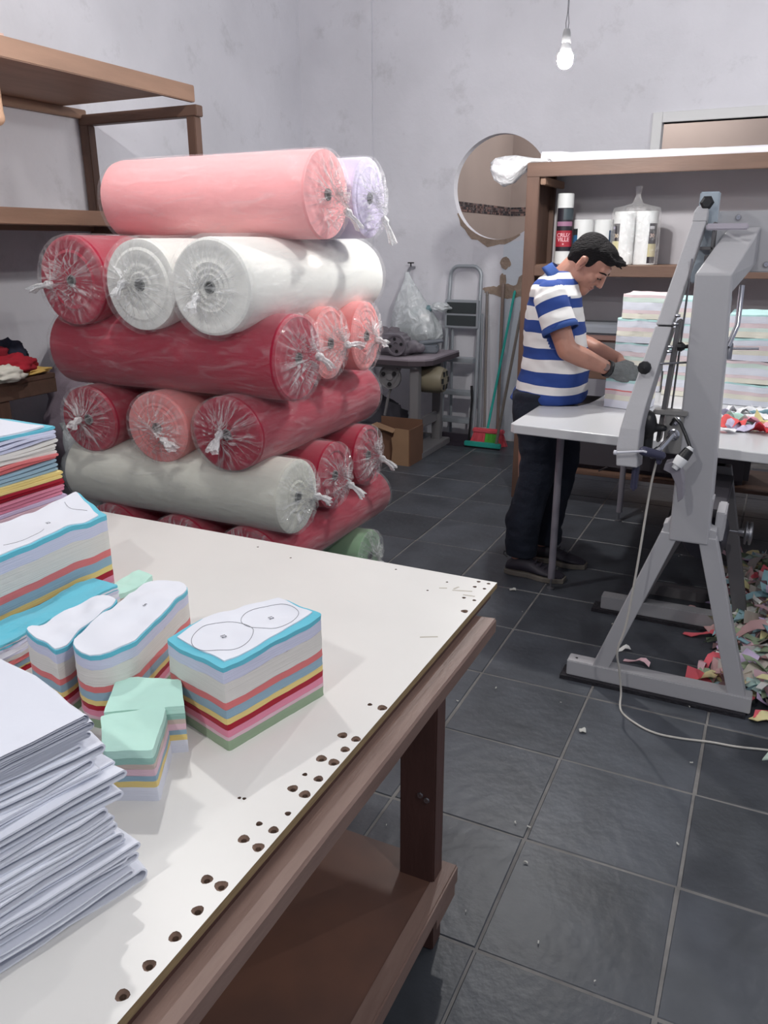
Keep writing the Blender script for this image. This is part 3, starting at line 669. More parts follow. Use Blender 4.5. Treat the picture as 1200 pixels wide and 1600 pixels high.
# ------------------------------------------------------------------ FABRIC ROLLS (crib stack)
def fabric_roll(label, fab, near, length, ry, rz, axis, seed, knot=(0, -.02), tail=(.03, -.03), tail_len=.06, open_end=False, streak=None, core=True, name='fabric_roll', wr=1.03):
    """near = centre of the end that faces the photo side; local +X points out of that end"""
    rotz = 0 if axis == 'x' else -pi/2
    t = thing(name, label, 'fabric roll', near, (0, 0, rotz), group=None, local=True)
    sq = rz/ry; n = 48
    def ringpt(x, r, a, k=0): return (x, r*cos(a), r*sin(a)*sq)
    # fabric body with spiral wound ends
    B = MB(); vs = []; L = length
    prof = [(0.022, -L)]+[(0.022+(ry-.022)*k/10, -L+(.0006 if k % 2 else -.0004)) for k in range(1, 10)]+[(ry*.985, -L+.004), (ry, -L+.015)]
    prof += [(ry, -L+.015+(L-.03)*k/22) for k in range(1, 22)]
    prof += [(ry, -.015), (ry*.985, -.004)]+[(0.022+(ry-.022)*k/14, (-.0007 if k % 2 else .0007)+.005*nz(k*.8, seed)) for k in range(13, 0, -1)]+[(.022, 0), (.020, -.05)]
    for (r, x) in prof:
        for k in range(n):
            a = 2*pi*k/n; f = 1
            if r > ry*.97: f = 1+.012*nz(cos(a)*2+seed, sin(a)*2, x*3)+.006*nz(a*3, x*9, seed)
            vs.append(ringpt(x, r*f, a))
    m_ = len(prof); fs = [(i*n+k, i*n+(k+1) % n, (i+1)*n+(k+1) % n, (i+1)*n+k) for i in range(m_-1) for k in range(n)]
    fs.append(tuple(range((m_-1)*n, m_*n)))
    B.add(vs, fs); B.build('rolled_fabric', fab, t, smooth=30)
    if core:
        c_ = MB(); c_.lathe([(.0165, -.06), (.0165, .006), (.0215, .006), (.0215, -.06)], 20, axis='x'); c_.build('core_tube', CORE, t, smooth=40)
    # clear wrap: wrinkled sleeve, pleated and gathered at the near end
    W = MB(); vs = []; n2 = 96; R = ry*wr
    ky, kz = knot
    rings = [(-L-.035, .25), (-L-.025, .7), (-L-.01, .97)]+[(-L+.02+(L-.03)*k/30, 1) for k in range(31)]
    for (x, q) in rings:
        for k in range(n2):
            a = 2*pi*k/n2; f = 1+.016*nz(cos(a)*3+seed, sin(a)*3, x*5)+.016*abs(nz(cos(a)*7+x*4, sin(a)*7+x*3, seed+5))+.006*nz(cos(a)*16, sin(a)*16, x*6+seed)
            if sin(a) < -.3: f += .07*(-sin(a)-.3)*(wr-1)/.05*(.6+.6*nz(x*4, seed))
            vs.append(ringpt(x, R*q*f, a))
    m0 = len(rings)
    W.add(vs, [(i*n2+k, i*n2+(k+1) % n2, (i+1)*n2+(k+1) % n2, (i+1)*n2+k) for i in range(m0-1) for k in range(n2)])
    W.build('plastic_wrap', WRAP, t, smooth='all')
    E_ = MB(); vs = []; er = [(1.0, -.006), (.985, .006), (.9, .014), (.75, .018), (.6, .021), (.45, .025), (.3, .03), (.17, .036), (.09, .045), (.055, .055)]
    for i, (q, x) in enumerate(er):
        g = 1-q
        for k in range(n2):
            a = 2*pi*k/n2
            pleat = (.55*sin(a*13+seed)+.6*sin(a*23+seed*2+2*nz(a*2, seed))+.5*nz(a*9, seed))*.010*min(1, g*3)*min(1, q*5)*1.25
            rr = R*q*(1+.012*nz(cos(a)*3+seed, sin(a)*3, x*5+a))
            vs.append((x+pleat+.004, rr*cos(a)+ky*g, rr*sin(a)*sq+kz*g))
    W2 = MB(); W2.add(vs, [(i*n2+k, i*n2+(k+1) % n2, (i+1)*n2+(k+1) % n2, (i+1)*n2+k) for i in range(len(er)-1) for k in range(n2)])
    W2.build('gathered_end', WRAPE, t, smooth='all')
    # knot and flaring tail
    kx = .055; Kb = MB(); p0 = Vector((kx-.012, ky, kz)); d = Vector((.5, tail[0]*12, tail[1]*12)).normalized()
    pts = [p0, p0+d*.012, p0+d*.022, p0+d*.035, p0+d*(.035+tail_len*.5), p0+d*(.035+tail_len)]
    pts[-1] += Vector((0, 0, -.008)); rs = [.010, .013, .016, .009, .018, .024]
    sg = 22; vs = []
    uu = d.cross(Vector((0, 0, 1))).normalized(); vv = d.cross(uu)
    for i, p in enumerate(pts):
        for k in range(sg):
            a = 2*pi*k/sg; rr = rs[i]*(1+(.35 if i > 3 else .12)*sin(a*5+seed+i*.4)+.15*nz(a*3, i, seed))
            vs.append(p+uu*cos(a)*rr+vv*sin(a)*rr*(1 if i < 4 else .55)+d*(.008*sin(a*4+seed) if i == 5 else 0))
    Kb.add(vs, [(i*sg+k, i*sg+(k+1) % sg, (i+1)*sg+(k+1) % sg, (i+1)*sg+k) for i in range(5) for k in range(sg)]+[tuple(range(sg))[::-1]])
    Kb.build('wrap_knot', KNOT, t, smooth='all')
    return t
R_ = fabric_roll
R_('light green fabric roll in plastic on the floor, lowest of the stack', CGREEN, (-1.16, 1.76, .145), 1.15, .125, .125, 'x', 1.1, tail=(.01, -.03))
R_('crimson fabric roll lying near the bottom of the stack above the green one', CRED, (-1.32, 1.02, .375), 1.0, .150, .125, 'y', 2.3)
R_('second crimson roll low in the stack, hidden behind the table', CRED, (-1.66, 1.02, .375), 1.0, .150, .125, 'y', 2.9)
R_('third crimson roll low in the stack at its left side', CRED, (-2.02, 1.02, .375), 1.0, .150, .125, 'y', 7.9)
R_('green roll under the front of the stack on the floor', CGREEN, (-1.2, 1.25, .125), 1.1, .122, .122, 'x', 3.1)
R_('long cream white fabric roll lying across the stack just above the table edge', CCREAM, (-1.15, 1.13, .620), 1.07, .150, .146, 'x', 3.7, knot=(.045, 0), tail=(.03, -.02), tail_len=.035)
R_('crimson roll end second from front in the low cross layer, right of the cream roll', CRED, (-1.165, 1.45, .622), 1.12, .142, .140, 'x', 4.4, knot=(.03, -.035), tail=(.01, -.03), tail_len=.05)
R_('rearmost crimson roll end in the low cross layer, rightmost of the stack', CRED, (-1.185, 1.80, .625), 1.1, .140, .138, 'x', 5.2, knot=(.03, -.01), tail=(.02, -.03), tail_len=.05)
R_('crimson roll end at the left of the three rolls above the cream one', CRED, (-2.08, 1.02, .862), 1.0, .150, .138, 'y', 6.1, knot=(0, .01), tail=(0, -.01), tail_len=.02)
R_('salmon roll end between two crimson rolls above the cream one', CSALM, (-1.72, 1.02, .860), 1.0, .150, .142, 'y', 7.2, knot=(.055, -.03), tail=(.10, -.02), tail_len=.05)
R_('crimson roll right of the lower salmon end, running back to the right', CRED, (-1.37, 1.00, .872), 1.0, .158, .142, 'y', 8.4, knot=(.01, .025), tail=(.0, -.04), tail_len=.05)
R_('long crimson fabric roll lying across the middle of the stack', CRED, (-1.155, 1.18, 1.145), 1.09, .170, .160, 'x', 9.3, knot=(.06, .01), tail=(.05, -.05), tail_len=.04)
R_('salmon roll end behind the long crimson roll, middle layer', CSALM, (-1.19, 1.485, 1.165), 1.1, .140, .145, 'x', 10.4, knot=(.04, -.01), tail=(.10, .0), tail_len=.06)
R_('rearmost salmon roll end of the middle layer at the right side', CSALM, (-1.175, 1.775, 1.165), 1.1, .140, .148, 'x', 11.6, knot=(.0, -.01), tail=(.0, -.01), tail_len=.02)
R_('crimson roll with long white plastic tail, left end of the upper layer', CRED, (-2.06, 1.00, 1.415), 1.0, .170, .168, 'y', 12.2, knot=(-.06, -.01), tail=(-.16, -.03), tail_len=.06)
R_('white roll end left of the larger white roll in the upper layer', CWHITE, (-1.71, .99, 1.405), 1.02, .165, .165, 'y', 13.5, knot=(-.03, .02), tail=(-.02, -.05), tail_len=.03, wr=1.06)
R_('large white fabric roll in twisted plastic, right end of the upper layer', CWHITE, (-1.375, .97, 1.405), 1.04, .172, .168, 'y', 14.4, knot=(-.02, -.02), tail=(.0, -.04), tail_len=.03, wr=1.07)
R_('long pink fabric roll lying across the top of the stack', CPINK, (-1.15, 1.42, 1.722), .97, .165, .158, 'x', 15.8, knot=(.055, -.05), tail=(.04, -.06), tail_len=.05)
R_('lilac fabric roll behind the pink one on top of the stack', CLILAC, (-1.13, 1.73, 1.722), .97, .145, .155, 'x', 16.3, knot=(.035, -.07), tail=(.02, -.10), tail_len=.07)

# ------------------------------------------------------------------ LEFT SHELF, BENCH AND THEIR THINGS
def left_shelf():
    t = thing('wooden_rack', 'tall brown wooden storage rack against the left wall behind the rolls', 'shelf', (-2.9, 1.0, 0))
    def part(n, m_, *b_, bv=.004): 
        q = MB(); [q.bbox(*x, .004) for x in b_]; return q.build(n, m_, t)
    part('shelf_board', WOODT, (-3.29, -2.52, -1.2, 2.24, 2.268, 2.286)); part('shelf_board', WOODT, (-3.29, -2.52, -1.2, 2.42, 1.672, 1.690))
    part('front_rail', WOODT, (-2.52, -2.49, -1.2, 2.40, 2.255, 2.335)); part('front_rail', WOODT, (-2.52, -2.49, -1.2, 2.42, 1.628, 1.696))
    part('rear_rail', WOODT, (-3.295, -3.26, -1.2, 2.40, 2.22, 2.268)); part('rear_rail', WOODT, (-3.295, -3.26, -1.2, 2.42, 1.62, 1.67))
    part('end_rail', WOODX, (-3.29, -2.46, 2.36, 2.42, 2.185, 2.24)); part('end_rail', WOODX, (-3.29, -2.50, 2.36, 2.42, 1.60, 1.65))
    for x0, x1 in ((-3.29, -3.225), (-2.53, -2.475)):
        part('post', WOODZ, (x0, x1, 2.362, 2.418, 0, 2.185)); part('post', WOODZ, (x0, x1, -.2, -.144, 0, 2.2))
left_shelf()
q = MB()
q.bbox(-3.0, -2.67, .85, 1.44, 2.287, 2.40, .035); o = q.build('folded_cloth', mat('pink_beige_cloth', rgb(206, 176, 166), rough=.9), smooth=60); tag(o, 'pinkish folded cloth lying on the top board of the left rack', 'cloth')
q = MB()
q.bbox(-2.75, -2.66, 1.14, 1.345, 2.03, 2.267, .03); q.ell((-2.70, 1.26, 2.06), (.055, .08, .04)); o = remesh(q, 'hanging_cloth', mat('peach_cloth', rgb(206, 168, 140), rough=.9), None, .012, 4); tag(o, 'peach cloth bulging from the left rack at the photo edge', 'cloth')
def bench():
    t = thing('wooden_bench', 'low brown wooden bench with fabric scraps at the left wall', 'bench', (-3.0, 1.1, 0))
    for (n, m_, b_) in (('bench_top', WOODX, (-3.25, -2.73, .3, 1.46, .93, .952)), ('front_rail', WOODX, (-2.76, -2.73, .3, 1.46, .86, .93)), ('end_rail', WOODX, (-3.22, -2.76, 1.40, 1.44, .86, .93)),
                        ('leg', WOODZ, (-2.80, -2.735, 1.12, 1.18, 0, .86)), ('leg', WOODZ, (-3.22, -3.16, 1.38, 1.44, 0, .86)), ('leg', WOODZ, (-2.80, -2.74, .34, .40, 0, .86)), ('leg', WOODZ, (-3.22, -3.16, .34, .40, 0, .86))):
        q = MB(); q.bbox(*b_, .003); q.build(n, m_, t)
bench()
def crumple(name, label, cat, col, c0, r, seed, group=None, amp=.35, fr=2.2, rough=.9, m_=None, flat=0, parent=None):
    q = MB(); nr, ns = 26, 38; vs = []
    for i in range(nr+1):
        th = pi*i/nr
        for k in range(ns):
            a = 2*pi*k/ns; d = Vector((sin(th)*cos(a), sin(th)*sin(a), cos(th)))
            f = 1+amp*nz(d.x*fr+seed, d.y*fr, d.z*fr)+amp*.6*(abs(nz(d.x*fr*2.3, d.y*fr*2.3+seed, d.z*fr*2))-.2)
            z = d.z*r[2]*f
            if flat: z = max(z, -r[2]*.8)
            vs.append((c0[0]+d.x*r[0]*f, c0[1]+d.y*r[1]*f, c0[2]+z))
    q.add(vs, [(i*ns+k, (i+1)*ns+k, (i+1)*ns+(k+1) % ns, i*ns+(k+1) % ns) for i in range(nr) for k in range(ns)])
    o = q.build(name, m_ or mat('cloth_'+name+str(seed), rgb(*col), rough=rough, bump=.3, bscale=14), parent, smooth='all')
    if parent is None: tag(o, label, cat, group)
    return o
crumple('crumpled_cloth', 'crumpled bright red cloth on the bench, in front', 'cloth', (176, 34, 52), (-2.83, 1.30, .995), (.10, .12, .058), 1.2, flat=1)
crumple('crumpled_cloth', 'dark red cloth heap behind the bright red one on the bench', 'cloth', (150, 34, 50), (-2.95, 1.24, 1.02), (.09, .12, .085), 2.2, flat=1)
crumple('crumpled_cloth', 'navy blue cloth crumpled behind the red cloths on the bench', 'cloth', (38, 42, 60), (-2.97, 1.40, 1.02), (.09, .08, .085), 3.2, flat=1)
crumple('crumpled_cloth', 'yellow cloth sticking out under the red cloths on the bench', 'cloth', (222, 186, 106), (-2.79, 1.35, .967), (.055, .12, .018), 4.2, flat=1)
crumple('crumpled_cloth', 'white cloth hanging over the bench edge at the photo edge', 'cloth', (226, 222, 210), (-2.73, 1.17, .98), (.05, .10, .04), 5.2, flat=1)
crumple('crumpled_cloth', 'pale lavender cloth behind the dark red one on the bench', 'cloth', (198, 184, 198), (-3.10, 1.30, 1.05), (.07, .07, .10), 6.2, flat=1)
crumple('crumpled_cloth', 'grey cloth heap at the wall end of the bench', 'cloth', (160, 150, 150), (-3.14, 1.40, 1.03), (.09, .06, .09), 7.2, flat=1)
for i, (cc, zz) in enumerate((((188, 196, 196), .957), ((150, 170, 170), .99), ((196, 180, 196), 1.02), ((168, 184, 190), 1.05), ((190, 180, 190), 1.08), ((70, 62, 66), 1.11))):
    q = MB(); q.bbox(-3.2, -2.93+random.uniform(-.02, .02), .5, 1.17+random.uniform(-.02, .02), zz, zz+.03, .012)
    o = q.build('folded_cloth', mat('fold%d' % i, rgb(*cc), rough=.9), smooth=60)
    tag(o, ['lowest pale grey folded cloth of the pile on the bench', 'grey green folded cloth second from bottom on the bench pile', 'mauve folded cloth in the middle of the bench pile', 'bluish folded cloth in the bench pile', 'mauve folded cloth just below the dark top one on the bench', 'dark folded cloth on top of the bench pile'][i], 'cloth', 'folded cloths on the bench')
# plastic sacks under and beside the bench
crumple('plastic_sack', 'mauve grey sack of cloth leaning on the left wall behind the rolls', 'sack', (150, 136, 148), (-2.98, 2.0, .62), (.26, .34, .42), 8.1, fr=1.6)
def sack(label, c0, r, seed, fill):
    t = thing('plastic_sack', label, 'sack', c0)
    crumple('sack_film', '', '', None, c0, r, seed, m_=BAGP, parent=t, amp=.35, fr=3)
    crumple('sack_filling', '', '', fill, c0, [x*.86 for x in r], seed+1, parent=t, amp=.3, fr=3)
    t.location = (c0[0], c0[1], c0[2]-r[2])
    for ch in t.children: ch.matrix_parent_inverse = Matrix.Translation(-Vector(t.location))
sack('clear plastic sack with grey filling under the bench', (-2.62, 1.62, .52), (.17, .2, .36), 9.2, (150, 152, 158))
sack('dark filled plastic sack under the bench end', (-2.90, 1.22, .45), (.14, .16, .2), 10.3, (70, 76, 86))
crumple('dark_bag', 'dark navy bag on the floor beside the lowest rolls', 'bag', (44, 48, 60), (-2.48, 1.45, .12), (.13, .15, .13), 11.3)

# ------------------------------------------------------------------ BACK WALL THINGS
def step_ladder():
    t = thing('step_ladder', 'folded grey metal step ladder leaning against the back wall', 'ladder', (-1.82, 4.72, 0))
    B = Vector((0, 4.66, 0)); 
    def yz(z): return 4.66+.13*z/1.4
    x0, x1 = -1.955, -1.70
    pts = [(x0-.015, yz(0), .0), (x0-.01, yz(.6), .6), (x0, yz(1.25), 1.25)]
    for k in range(7): a = pi-pi/2*k/6; pts.append((x0+.07+.07*cos(a), yz(1.32), 1.30+.075*sin(a)))
    for k in range(7): a = pi/2-pi/2*k/6; pts.append((x1-.07+.07*cos(a), yz(1.32), 1.30+.075*sin(a)))
    pts += [(x1, yz(1.25), 1.25), (x1+.01, yz(.6), .6), (x1+.015, yz(0), 0)]
    q = MB(); q.tube(pts, .015, 10); q.build('rail_loop', ALU, t, smooth=50)
    q = MB()
    for x in (x0+.03, x1+.02): q.tube([(x, 4.78, .0), (x, 4.77, 1.02)], .012, 8)
    q.build('rear_leg', ALU, t, smooth=50)
    for z in (.18, .40, .66):
        q = MB(); q.bbox(x0+.0, x1, yz(z)-.07, yz(z)+.03, z-.015, z+.02, .004); q.build('step', ALU, t)
    q = MB(); q.bbox(x0-.02, x1+.01, yz(1)-.035, yz(1)-.01, .905, 1.125, .005); pl = q.build('platform', ALU, t)
    for z0, z1 in ((.925, 1.005), (1.02, 1.105)):
        q = MB(); q.bbox(x0, x1-.01, yz(1)-.040, yz(1)-.034, z0, z1, .002); q.build('tread_mat', mat('dark_tread', rgb(56, 62, 64), rough=.8), pl)
    for x in (x0-.015, x1+.015):
        q = MB(); q.bbox(x-.02, x+.02, yz(0)-.025, yz(0)+.025, 0, .04, .006); q.build('foot', RUBBER, t)
step_ladder()
def sewing_table():
    t = thing('sewing_machine_table', 'old grey industrial sewing table with motor beneath, at the back wall', 'table', (-2.2, 4.2, 0))
    q = MB(); pts = [(-2.75, 3.95), (-1.95, 3.95), (-1.835, 4.00), (-1.80, 4.06), (-1.80, 4.60), (-2.75, 4.60)]
    q.prism(pts, .735, .748); q.build('table_top', mat('dusty_top', rgb(148, 138, 146), rough=.6, nscale=8, namt=.12), t)
    q = MB(); q.prism([(p[0]*.9985, p[1]) for p in pts], .700, .735); q.build('top_edge', mat('dark_edge', rgb(70, 60, 66), rough=.7), t)
    for y in (4.06, 4.50):
        q = MB(); q.bbox(-1.97, -1.90, y-.03, y+.03, .04, .70, .004); q.build('leg', GREYD if 0 else mat('sage_grey', rgb(120, 118, 120), rough=.5), t)
    m_ = MATS['sage_grey']
    q = MB(); q.bbox(-2.02, -1.85, 4.0, 4.58, .0, .05, .004); q.build('foot', m_, t)
    q = MB(); q.bbox(-1.95, -1.925, 4.06, 4.5, .20, .28, .003); q.build('stretcher', m_, t)
    q = MB(); q.bbox(-2.6, -1.90, 3.99, 4.03, .675, .70, .003); q.build('under_rail', m_, t)
    for x in (-2.66,):
        q = MB(); q.bbox(x-.03, x+.03, 4.03, 4.09, 0, .70, .004); q.build('leg', m_, t)
        q = MB(); q.bbox(x-.03, x+.03, 4.47, 4.53, 0, .70, .004); q.build('leg', m_, t)
    q = MB(); q.lathe([(.001, 0), (.05, 0), (.09, .02), (.1, .05), (.1, .20), (.085, .24), (.03, .25), (.001, .25)], 24, (-2.0, 4.20, .575), axis='x')
    mt = q.build('motor', mat('motor_cream', rgb(132, 124, 104), rough=.5), t, smooth=40)
    q = MB()
    for k in range(6):
        a = 2*pi*k/6; q.box(-1.757, -1.748, 4.20+cos(a)*.055-.012, 4.20+cos(a)*.055+.012, .575+sin(a)*.055-.018, .575+sin(a)*.055+.018)
    q.build('vent_slot', BLACK, mt)
    q = MB(); q.lathe([(.001, 0), (.025, 0), (.027, .008), (.08, .010), (.085, -.004), (.09, -.004), (.09, .02), (.001, .022)], 28, (-2.13, 4.02, .60), axis='y'); w_ = q.build('pulley', m_, t, smooth=40)
    q = MB()
    for k in range(3):
        a = 2*pi*k/3+.6; q.lathe([(.001, 0), (.017, 0), (.017, .004)], 12, (-2.13+.052*cos(a), 4.008, .60+.052*sin(a)), axis='y')
    q.build('pulley_hole', BLACK, w_)
    q = MB(); q.tube([(-2.04, 4.03, .69), (-2.09, 4.03, .58), (-2.15, 4.05, .47), (-2.19, 4.06, .30)], .011, 8); q.build('pedal_rod', m_, t)
sewing_table()
def overlock():
    t = thing('overlock_machine', 'dusty overlock sewing machine head with a hand wheel on the grey table', 'sewing machine', (-2.15, 4.2, .75))
    m_ = mat('machine_mauve', rgb(112, 106, 114), rough=.5, nscale=14, namt=.3)
    q = MB(); q.lathe([(.001, .0), (.02, 0), (.02, -.008), (.06, -.004), (.066, -.010), (.078, -.010), (.078, .018), (.001, .02)], 30, (-2.09, 4.05, .835), axis='y'); w_ = q.build('hand_wheel', m_, t, smooth=40)
    q = MB()
    for k in range(4):
        a = 2*pi*k/4+.2; q.lathe([(.001, 0), (.012, 0), (.012, .004)], 10, (-2.09+.045*cos(a), 4.038, .835+.045*sin(a)), axis='y')
    q.build('wheel_hole', BLACK, w_)
    q = MB(); q.bbox(-2.32, -2.02, 4.09, 4.34, .75, .82, .02); q.bbox(-2.28, -2.07, 4.12, 4.3, .80, .90, .025); q.ell((-2.02, 4.2, .81), (.05, .08, .05)); q.ell((-1.97, 4.22, .80), (.04, .05, .035)); q.cap((-2.3, 4.1, .80), (-2.42, 4.08, .84), .04, .03)
    remesh(q, 'machine_body', m_, t, .008, 3)
    q = MB(); q.bbox(-2.06, -1.90, 4.3, 4.5, .75, .80, .01, rot=Matrix.Rotation(.3, 3, 'Z')); q.cap((-2.05, 4.42, .81), (-1.90, 4.48, .83), .02, .015); q.build('arm_plate', mat('blue_grey_metal', rgb(110, 116, 124), rough=.5), t, smooth=40)
    q = MB(); q.lathe([(.02, 0), (.03, .004), (.03, .02), (.022, .024), (.022, .034), (.03, .038), (.03, .055), (.001, .058)], 20, (-2.30, 4.05, .86), axis='x'); q.build('tension_knob', STEEL, t, smooth=40)
overlock()
crumple('cloth_heap', 'pile of dusty cloth pieces behind the sewing machine head', 'cloth', (118, 112, 118), (-2.35, 4.45, .82), (.16, .1, .09), 3.9, flat=1)
def hanging_bag():
    t = thing('hanging_plastic_bag', 'cloudy plastic bag full of cloth hanging on a tap beside the ladder', 'bag', (-2.2, 4.70, .83), local=True)
    prof = [(.012, .50), (.025, .45), (.06, .38), (.12, .28), (.165, .18), (.19, .08), (.185, -.0), (.14, -.045), (.05, -.06), (.005, -.062)]
    def md(a, j): return 1+.10*sin(a*5+j)+.12*nz(cos(a)*2, sin(a)*2, j*.5)+.05*sin(a*11)
    q = MB(); vs = []
    for j, (r, h) in enumerate(prof):
        for k in range(40):
            a = 2*pi*k/40; f = md(a, j); off = -.10*max(0, h)/.5
            vs.append((r*f*cos(a)*1.05+off, r*f*sin(a)*.62+.0, h))
    q.add(vs, [(i*40+k, i*40+(k+1) % 40, (i+1)*40+(k+1) % 40, (i+1)*40+k) for i in range(9) for k in range(40)])
    q.build('bag_film', BAGP, t, smooth='all')
    crumple('bag_filling', '', '', (150, 160, 166), (0, 0, .08), (.14, .085, .11), 2.7, parent=t)
    q = MB(); q.cap((-.02, .0, .16), (.10, -.02, .22), .05, .03); q.build('filling_roll', mat('teal_cloth', rgb(120, 150, 156), rough=.7), t, smooth='all')
    crumple('bag_corner', '', '', None, (.20, -.01, .235), (.08, .05, .035), 4.7, m_=BAGP, parent=t)
hanging_bag()
def tap():
    t = thing('wall_tap', 'small metal tap on the back wall holding the plastic bag', 'tap', (-2.3, 4.8, 1.36), local=True)
    q = MB(); q.tube([(0, .05, 0), (0, -.03, 0), (0, -.06, -.02), (0, -.065, -.06)], [.012, .012, .011, .009], 12); q.build('spout', STEEL, t, smooth=50)
    q = MB(); q.tube([(0, -.02, .0), (0, -.02, .035)], .006, 8); q.bbox(-.028, .028, -.028, -.012, .033, .043, .003); q.build('handle', BLACK, t)
tap()
def box_torn():
    t = thing('cardboard_box', 'torn open cardboard box on the floor under the sewing table', 'box', (-2.05, 3.95, 0))
    b = MB(); b.box(-1.86, -1.852, 3.78, 4.02, 0, .27); b.build('side_flap', CARDD, t)
    b = MB(); b.prismy([(-2.0, .02), (-1.97, .0), (-1.86, .0), (-1.86, .27), (-1.97, .275), (-1.985, .21), (-2.0, .2), (-1.99, .12)], 3.775, 3.781); o = b.build('front_panel', CARD, t); lab(o, 'torn pale cardboard front panel')
    b = MB(); b.box(-2.20, -1.99, 3.80, 3.806, 0, .24, rot=Matrix.Rotation(.15, 3, 'Z')); b.box(-2.21, -2.2, 3.8, 4.02, 0, .25); b.box(-2.2, -1.86, 4.02, 4.028, 0, .3); b.box(-2.2, -1.86, 3.79, 4.02, .0, .012)
    b.build('box_side', CARDD, t)
    b = MB(); b.box(-2.16, -1.98, 3.76, 3.86, .262, .266, rot=Matrix.Rotation(.25, 3, 'Y')); b.build('top_flap', CARD, t)
box_torn()
crumple('dark_rag', 'dark rags heaped under the sewing table', 'rag', (52, 50, 58), (-2.3, 4.25, .18), (.22, .18, .2), 8.8, flat=1)
def stick(name, label, cat, p0, p1, r, col, head=None):
    t = thing(name, label, cat, (p0[0], p0[1], 0))
    q = MB(); q.tube([p0, p1], r, 10); q.cap(p1, Vector(p1)+(Vector(p1)-Vector(p0)).normalized()*.02, r*1.1, r*.9, 10); q.build('handle', mat('stick_'+col[0], rgb(*col[1]), rough=.45), t, smooth=40)
    if head: head(t)
    return t
def broom_head(cols, x, y, w=.13, h=.10):
    def f(t):
        q = MB(); q.bbox(x-w, x+w, y-.025, y+.025, h, h+.035, .008); q.build('broom_block', mat('pink_block', rgb(222, 92, 104), rough=.5), t)
        q = MB(); vs = []; random.seed(5)
        for k in range(420):
            bx = x+random.uniform(-w*.92, w*.92); by = y+random.uniform(-.018, .018); dx = (bx-x)*.25+random.uniform(-.01, .01); dy = random.uniform(-.02, .015)
            q.cur = 0 if (bx < x-w*.15 or bx > x+w*.62) else 1
            e = .003; q.add([(bx-e, by, h), (bx+e, by, h), (bx+dx+e, by+dy, .003), (bx+dx-e, by+dy, .003), (bx, by+e, h), (bx+dx, by+dy+e, .003)], [(0, 1, 2, 3), (4, 5, 3, 0)])
        q.build('bristles', [mat('bristle_'+c_[0], rgb(*c_[1]), rough=.6) for c_ in cols], t, kind='stuff')
    return f
stick('broom', 'grey handled broom with pink and green bristles beside the ladder', 'broom', (-1.60, 4.70, .13), (-1.66, 4.82, 1.16), .011, ('greyb', (128, 120, 116)), broom_head([('pink', (226, 86, 100)), ('green', (92, 186, 70))], -1.545, 4.64))
stick('mop_handle', 'tan wooden handle with white end leaning between the brooms', 'mop', (-1.49, 4.70, .08), (-1.535, 4.83, 1.22), .013, ('tanb', (140, 122, 112)))
stick('broom', 'turquoise broom handle leaning to the right against the wall', 'broom', (-1.56, 4.66, .13), (-1.44, 4.82, 1.17), .010, ('turq', (40, 178, 164)))
def squeegee(t):
    q = MB(); q.bbox(-1.70, -1.40, 4.50, 4.535, .012, .05, .005); q.build('squeegee_bar', mat('turq_bar', rgb(44, 164, 150), rough=.5), t)
    q = MB(); q.box(-1.695, -1.405, 4.512, 4.522, 0, .014); q.build('rubber_blade', BLACK, t)
stick('floor_squeegee', 'floor squeegee with turquoise bar and metal handle leaning on the brown cabinet', 'squeegee', (-1.44, 4.52, .04), (-1.30, 4.55, 1.05), .011, ('metalb', (132, 124, 116)), squeegee)
def dustpan():
    t = thing('dustpan', 'dark dustpan with tall handle standing beside the broom', 'dustpan', (-1.70, 4.6, 0))
    q = MB(); q.tube([(-1.695, 4.60, .03), (-1.69, 4.63, .36), (-1.70, 4.64, .47)], [.009, .009, .012], 8); q.build('handle', BLACK, t, smooth=50)
    q = MB(); q.prismx([(4.5, 0), (4.62, 0), (4.62, .08), (4.60, .08), (4.6, .01), (4.5, .006)], -1.93, -1.70); q.build('pan', mat('dark_pan', rgb(52, 46, 56), rough=.5), t)
dustpan()

# ------------------------------------------------------------------ RIGHT CABINET
def cabinet():
    t = thing('open_cabinet', 'tall brown wooden open cabinet behind the man', 'cabinet', (.2, 3.6, 0))
    def p(n, m_, *b_): 
        q = MB(); q.bbox(*b_, .003); return q.build(n, m_, t)
    X0, X1, Y0, Y1 = -.962, 1.25, 3.38, 3.86
    p('side_panel', WOODZ, X0, X0+.022, Y0+.02, Y1, .75, 1.955); p('front_post', WOODZ, X0, X0+.072, Y0, Y0+.025, 0, 1.92)
    p('rear_post', WOODZ, X0, X0+.05, Y1-.04, Y1, 0, 1.955); p('side_panel', WOODZ, X1-.022, X1, Y0, Y1, 0, 1.955)
    p('top_board', WOODX, X0, X1, Y0, Y1, 1.955, 1.975); p('top_rail', WOODX, X0, X1, Y0-.004, Y0+.02, 1.90, 1.975)
    p('corner_block', WOODT, -.888, -.858, Y0+.02, Y1-.02, 1.86, 1.90)
    p('shelf_board', WOODT, X0+.02, X1, Y0+.01, Y1, 1.405, 1.425); p('shelf_rail', WOODX, X0+.072, X1, Y0, Y0+.02, 1.365, 1.425)
    p('shelf_board', WOODX, X0+.02, X1, Y0+.01, Y1, .84, .86); p('shelf_rail', WOODX, X0+.072, X1, Y0, Y0+.02, .79, .86)
    p('shelf_board', WOODX, X0+.02, X1, Y0+.01, Y1, .20, .22)
    o = p('back_panel', mat('pale_panel', rgb(200, 197, 202), rough=.8, nscale=3, namt=.1), X0+.02, X1, Y1, Y1+.012, .75, 1.955)
cabinet()
